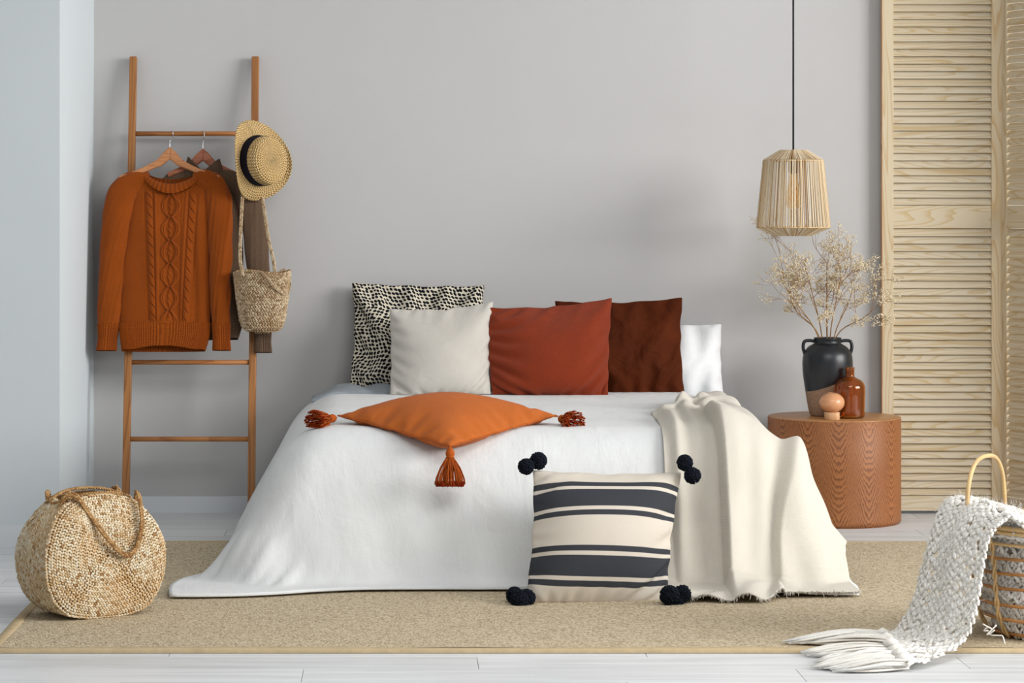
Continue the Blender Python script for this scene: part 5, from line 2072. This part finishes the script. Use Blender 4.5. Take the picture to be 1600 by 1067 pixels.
def stitches(G, cw, name, parent, seed, big=1.0, jit=0.0025, drop=0.04):
    """G[i,j]: surface grid (i across the width, j along). plump V stitches on it, with open eyelets"""
    rng = np.random.default_rng(seed)
    nu_, nv_ = G.shape[:2]
    P = G.reshape(-1, 3)
    Tu = unit(np.gradient(G, axis=0)).reshape(-1, 3)
    Tv = unit(np.gradient(G, axis=1)).reshape(-1, 3)
    lu = np.linalg.norm(np.gradient(G, axis=0), axis=-1).reshape(-1, 1)
    lv = np.linalg.norm(np.gradient(G, axis=1), axis=-1).reshape(-1, 1)
    N = unit(np.cross(Tu, Tv))
    ps, as_, bs, ns = [], [], [], []
    par = (np.add.outer(np.arange(nu_), np.arange(nv_)) % 2).reshape(-1, 1)
    ii, jj = np.meshgrid(np.arange(nu_), np.arange(nv_), indexing='ij')
    eye = ((ii % 3 == 1) & (jj % 4 == 2) & (rng.random(ii.shape) < 0.6)).ravel()
    for sd in (-1, 1):
        keep = (rng.random(len(P)) > drop * 0.5) & ~eye
        d = unit(Tv * 0.86 + Tu * 0.50 * sd + N * rng.normal(0, 0.08, (len(P), 1)))
        off = Tu * lu * 0.24 * sd + Tv * lv * 0.5 * (par - 0.5) * 0.3 + N * (0.002 * sd * (par * 2 - 1)) + rng.standard_normal(P.shape) * jit * 0.5
        j = 1 + 0.10 * rng.standard_normal((len(P), 1))
        ps.append((P + off)[keep])
        as_.append((d * lv * 0.98 * j)[keep])
        bs.append((np.cross(N, d) * lu * 0.26 * big * j)[keep])
        ns.append((N * 0.0040 * big * j)[keep])
    return lobes(np.concatenate(ps) - bo, np.concatenate(as_), np.concatenate(bs), np.concatenate(ns), M['chunky'], name, parent, seg=7)


# centre line with left (rear) and right (front) edges, from inside the basket over the rim and along the floor
def pw(px, py, Y):
    return np.array(W(px, py, Y))


FZ = RUG_Z + 0.012
edgeL = [pw(1600, 800, -2.94), pw(1535, 783, -2.92), pw(1487, 781, -2.95), pw(1469, 805, -3.00), pw(1455, 850, -3.04), pw(1442, 900, -3.07), pw(1428, 945, -3.10), pw(1405, 982, -3.12), pw(1388, 1003, -3.19)]
edgeR = [pw(1622, 838, -3.30), pw(1600, 820, -3.34), pw(1572, 808, -3.36), pw(1550, 822, -3.37), pw(1534, 858, -3.37), pw(1527, 905, -3.38), pw(1519, 955, -3.41), pw(1498, 1003, -3.46), pw(1425, 1040, -3.64)]
nW, nL = 19, 56
eL, eR = catmull(edgeL, nL), catmull(edgeR, nL)
f = np.linspace(0, 1, nW)
G = eL[None] * (1 - f)[:, None, None] + eR[None] * f[:, None, None]
dr = unit(np.gradient(G, axis=1))
wdv = unit(eR - eL)
nrm = np.cross(wdv[None], dr)
nrm *= np.where(nrm[..., 1:2] > 0, -1, 1)
vv = np.linspace(0, 1, nL)
fold = 0.016 * np.sin(PI * f)[:, None] * np.sin(PI * np.clip(vv * 1.1, 0, 1))[None] + 0.010 * np.sin(f * 11 + 0.6)[:, None] * np.sin(PI * np.clip(vv, 0, 1))[None]
G = G + nrm * fold[..., None]
G[..., 2] = np.maximum(G[..., 2], FZ + 0.006 * np.sin(f * 9)[:, None] ** 2)
tag(stitches(G, 0.02, 'draped_end', blanket, 3, 1.25), kind='stuff')
# the bundle inside the basket
na, nzb = 66, 18
aa = np.linspace(0, 2 * PI, na, endpoint=False)
zz = np.linspace(0.012, RIM_Z - 0.02, nzb)
Gb = np.zeros((nzb, na + 1, 3))
for i, z in enumerate(zz):
    th = np.linspace(0, 2 * PI, na + 1)
    r = bk_r(z) - 0.017 + 0.008 * np.sin(th * 5 + z * 60) - 0.010 * (0.5 + 0.5 * np.sin(z * 105 + th * 0.9))
    Gb[i, :, 0] = KB.x + r * np.cos(th)
    Gb[i, :, 1] = KB.y + r * np.sin(th)
    Gb[i, :, 2] = RUG_Z + z + 0.006 * np.sin(th * 4)
tag(stitches(np.swapaxes(Gb, 0, 1)[::-1], 0.02, 'bundle', blanket, 4, 1.25), kind='stuff')
nr = 10
Gt = np.zeros((nr, 50, 3))
for i, q in enumerate(np.linspace(0.15, 1.0, nr)):
    th = np.linspace(0, 2 * PI, 50)
    r = q * 0.222
    Gt[i, :, 0] = KB.x + r * np.cos(th)
    Gt[i, :, 1] = KB.y + r * np.sin(th)
    Gt[i, :, 2] = RUG_Z + RIM_Z - 0.018 + 0.020 * np.sin(th * 3 + q * 5) * (1 - q) - 0.006 * q
tag(stitches(Gt, 0.02, 'bundle_top', blanket, 6, 1.5), kind='stuff')
# tassels along the end on the floor
rngb = np.random.default_rng(8)
endrow = G[:, -1]
tdir = unit(G[:, -1] - G[:, -4])
specs = [(0.06, (1226, 1013), -3.36), (0.26, (1262, 1012), -3.37), (0.45, (1256, 1026), -3.46), (0.64, (1272, 1038), -3.56), (0.82, (1270, 1046), -3.62), (0.97, (1300, 1050), -3.66)]
for ff, (px, py), Y in specs:
    i = ff * (nW - 1)
    i0 = min(int(i), nW - 2)
    p0 = endrow[i0] * (1 - (i - i0)) + endrow[i0 + 1] * (i - i0)
    # the tip lies on the floor at that pixel
    dpt = FPX * CAM_H / (py - 323)
    tipw = np.array([(px - 620) / (FPX / dpt), dpt + CAM_Y, 0.010])
    ax_ = unit(tipw - p0)
    sd_ = unit(np.cross(ax_, np.array([0, 0, 1.0])))
    L = np.linalg.norm(tipw - p0)
    kn = MB()
    knot = MB().tube([p0 + ax_ * 0.004 + np.array([0, 0, 0.006]), p0 + ax_ * 0.02 + np.array([0, 0, 0.010]), p0 + ax_ * 0.042 + np.array([0, 0, 0.006])] - bo, [0.009, 0.0155, 0.010], 10)
    ko = knot.build('tassel', M['chunky'], blanket)
    for k in range(46):
        r0 = rngb.uniform(-1, 1)
        zc = rngb.uniform(0, 1)
        Lk = L * rngb.uniform(0.80, 1.03)
        pts = []
        for tt in np.linspace(0.06, 1, 8):
            s_ = tt * Lk
            w_ = 0.015 + 0.021 * math.sin(PI * min(tt * 0.75, 1)) 
            hgt = (0.006 + 0.034 * math.sin(PI * min(1, tt * 0.8 + 0.12)) * zc)
            q = p0 + ax_ * s_ + sd_ * (r0 * w_ + 0.003 * math.sin(tt * 7 + k))
            base_z = 0.002 if q[1] < RUG_F else RUG_Z + 0.002
            q[2] = max(base_z, 0.0) + hgt * (1 - 0.45 * tt)
            pts.append(q - bo)
        kn.tube(pts, [0.0034] * 6 + [0.0030, 0.0018], 5)
    tag(kn.build('strands', M['chunky'], ko), kind='stuff')
# loose yarn ends through the basket wall
ly = MB()
for k in range(3):
    p = np.array(W(1534 + rngb.uniform(-4, 30), 978 + rngb.uniform(0, 14), -3.32))
    pts = [p]
    for j in range(4):
        pts.append(pts[-1] + np.array([rngb.uniform(-0.03, 0.022), rngb.uniform(-0.02, 0.004), rngb.uniform(-0.024, 0.014)]))
    pts = np.array(pts)
    pts[:, 2] = np.maximum(pts[:, 2], RUG_Z + 0.004)
    ly.tube(catmull(pts, 24) - bo, 0.0020, 5)
tag(ly.build('loose_yarn', M['chunky'], blanket), kind='stuff')
# fuzz of the wool
fz_ = MB()
Gn = G.reshape(-1, 3)
nn = nrm.reshape(-1, 3)
for k in range(2600):
    i = rngb.integers(0, len(Gn))
    p = Gn[i] + rngb.standard_normal(3) * 0.008
    d = unit(nn[i] + rngb.standard_normal(3) * 0.9)
    q = p + d * rngb.uniform(0.010, 0.020)
    q[2] = max(q[2], 0.004)
    m_ = (p + q) / 2 + rngb.standard_normal(3) * 0.003
    fz_.tube(np.array([p, m_, q]) - bo, 0.00035, 3, caps=False)
tag(fz_.build('fuzz', M['chunky'], blanket), kind='stuff')
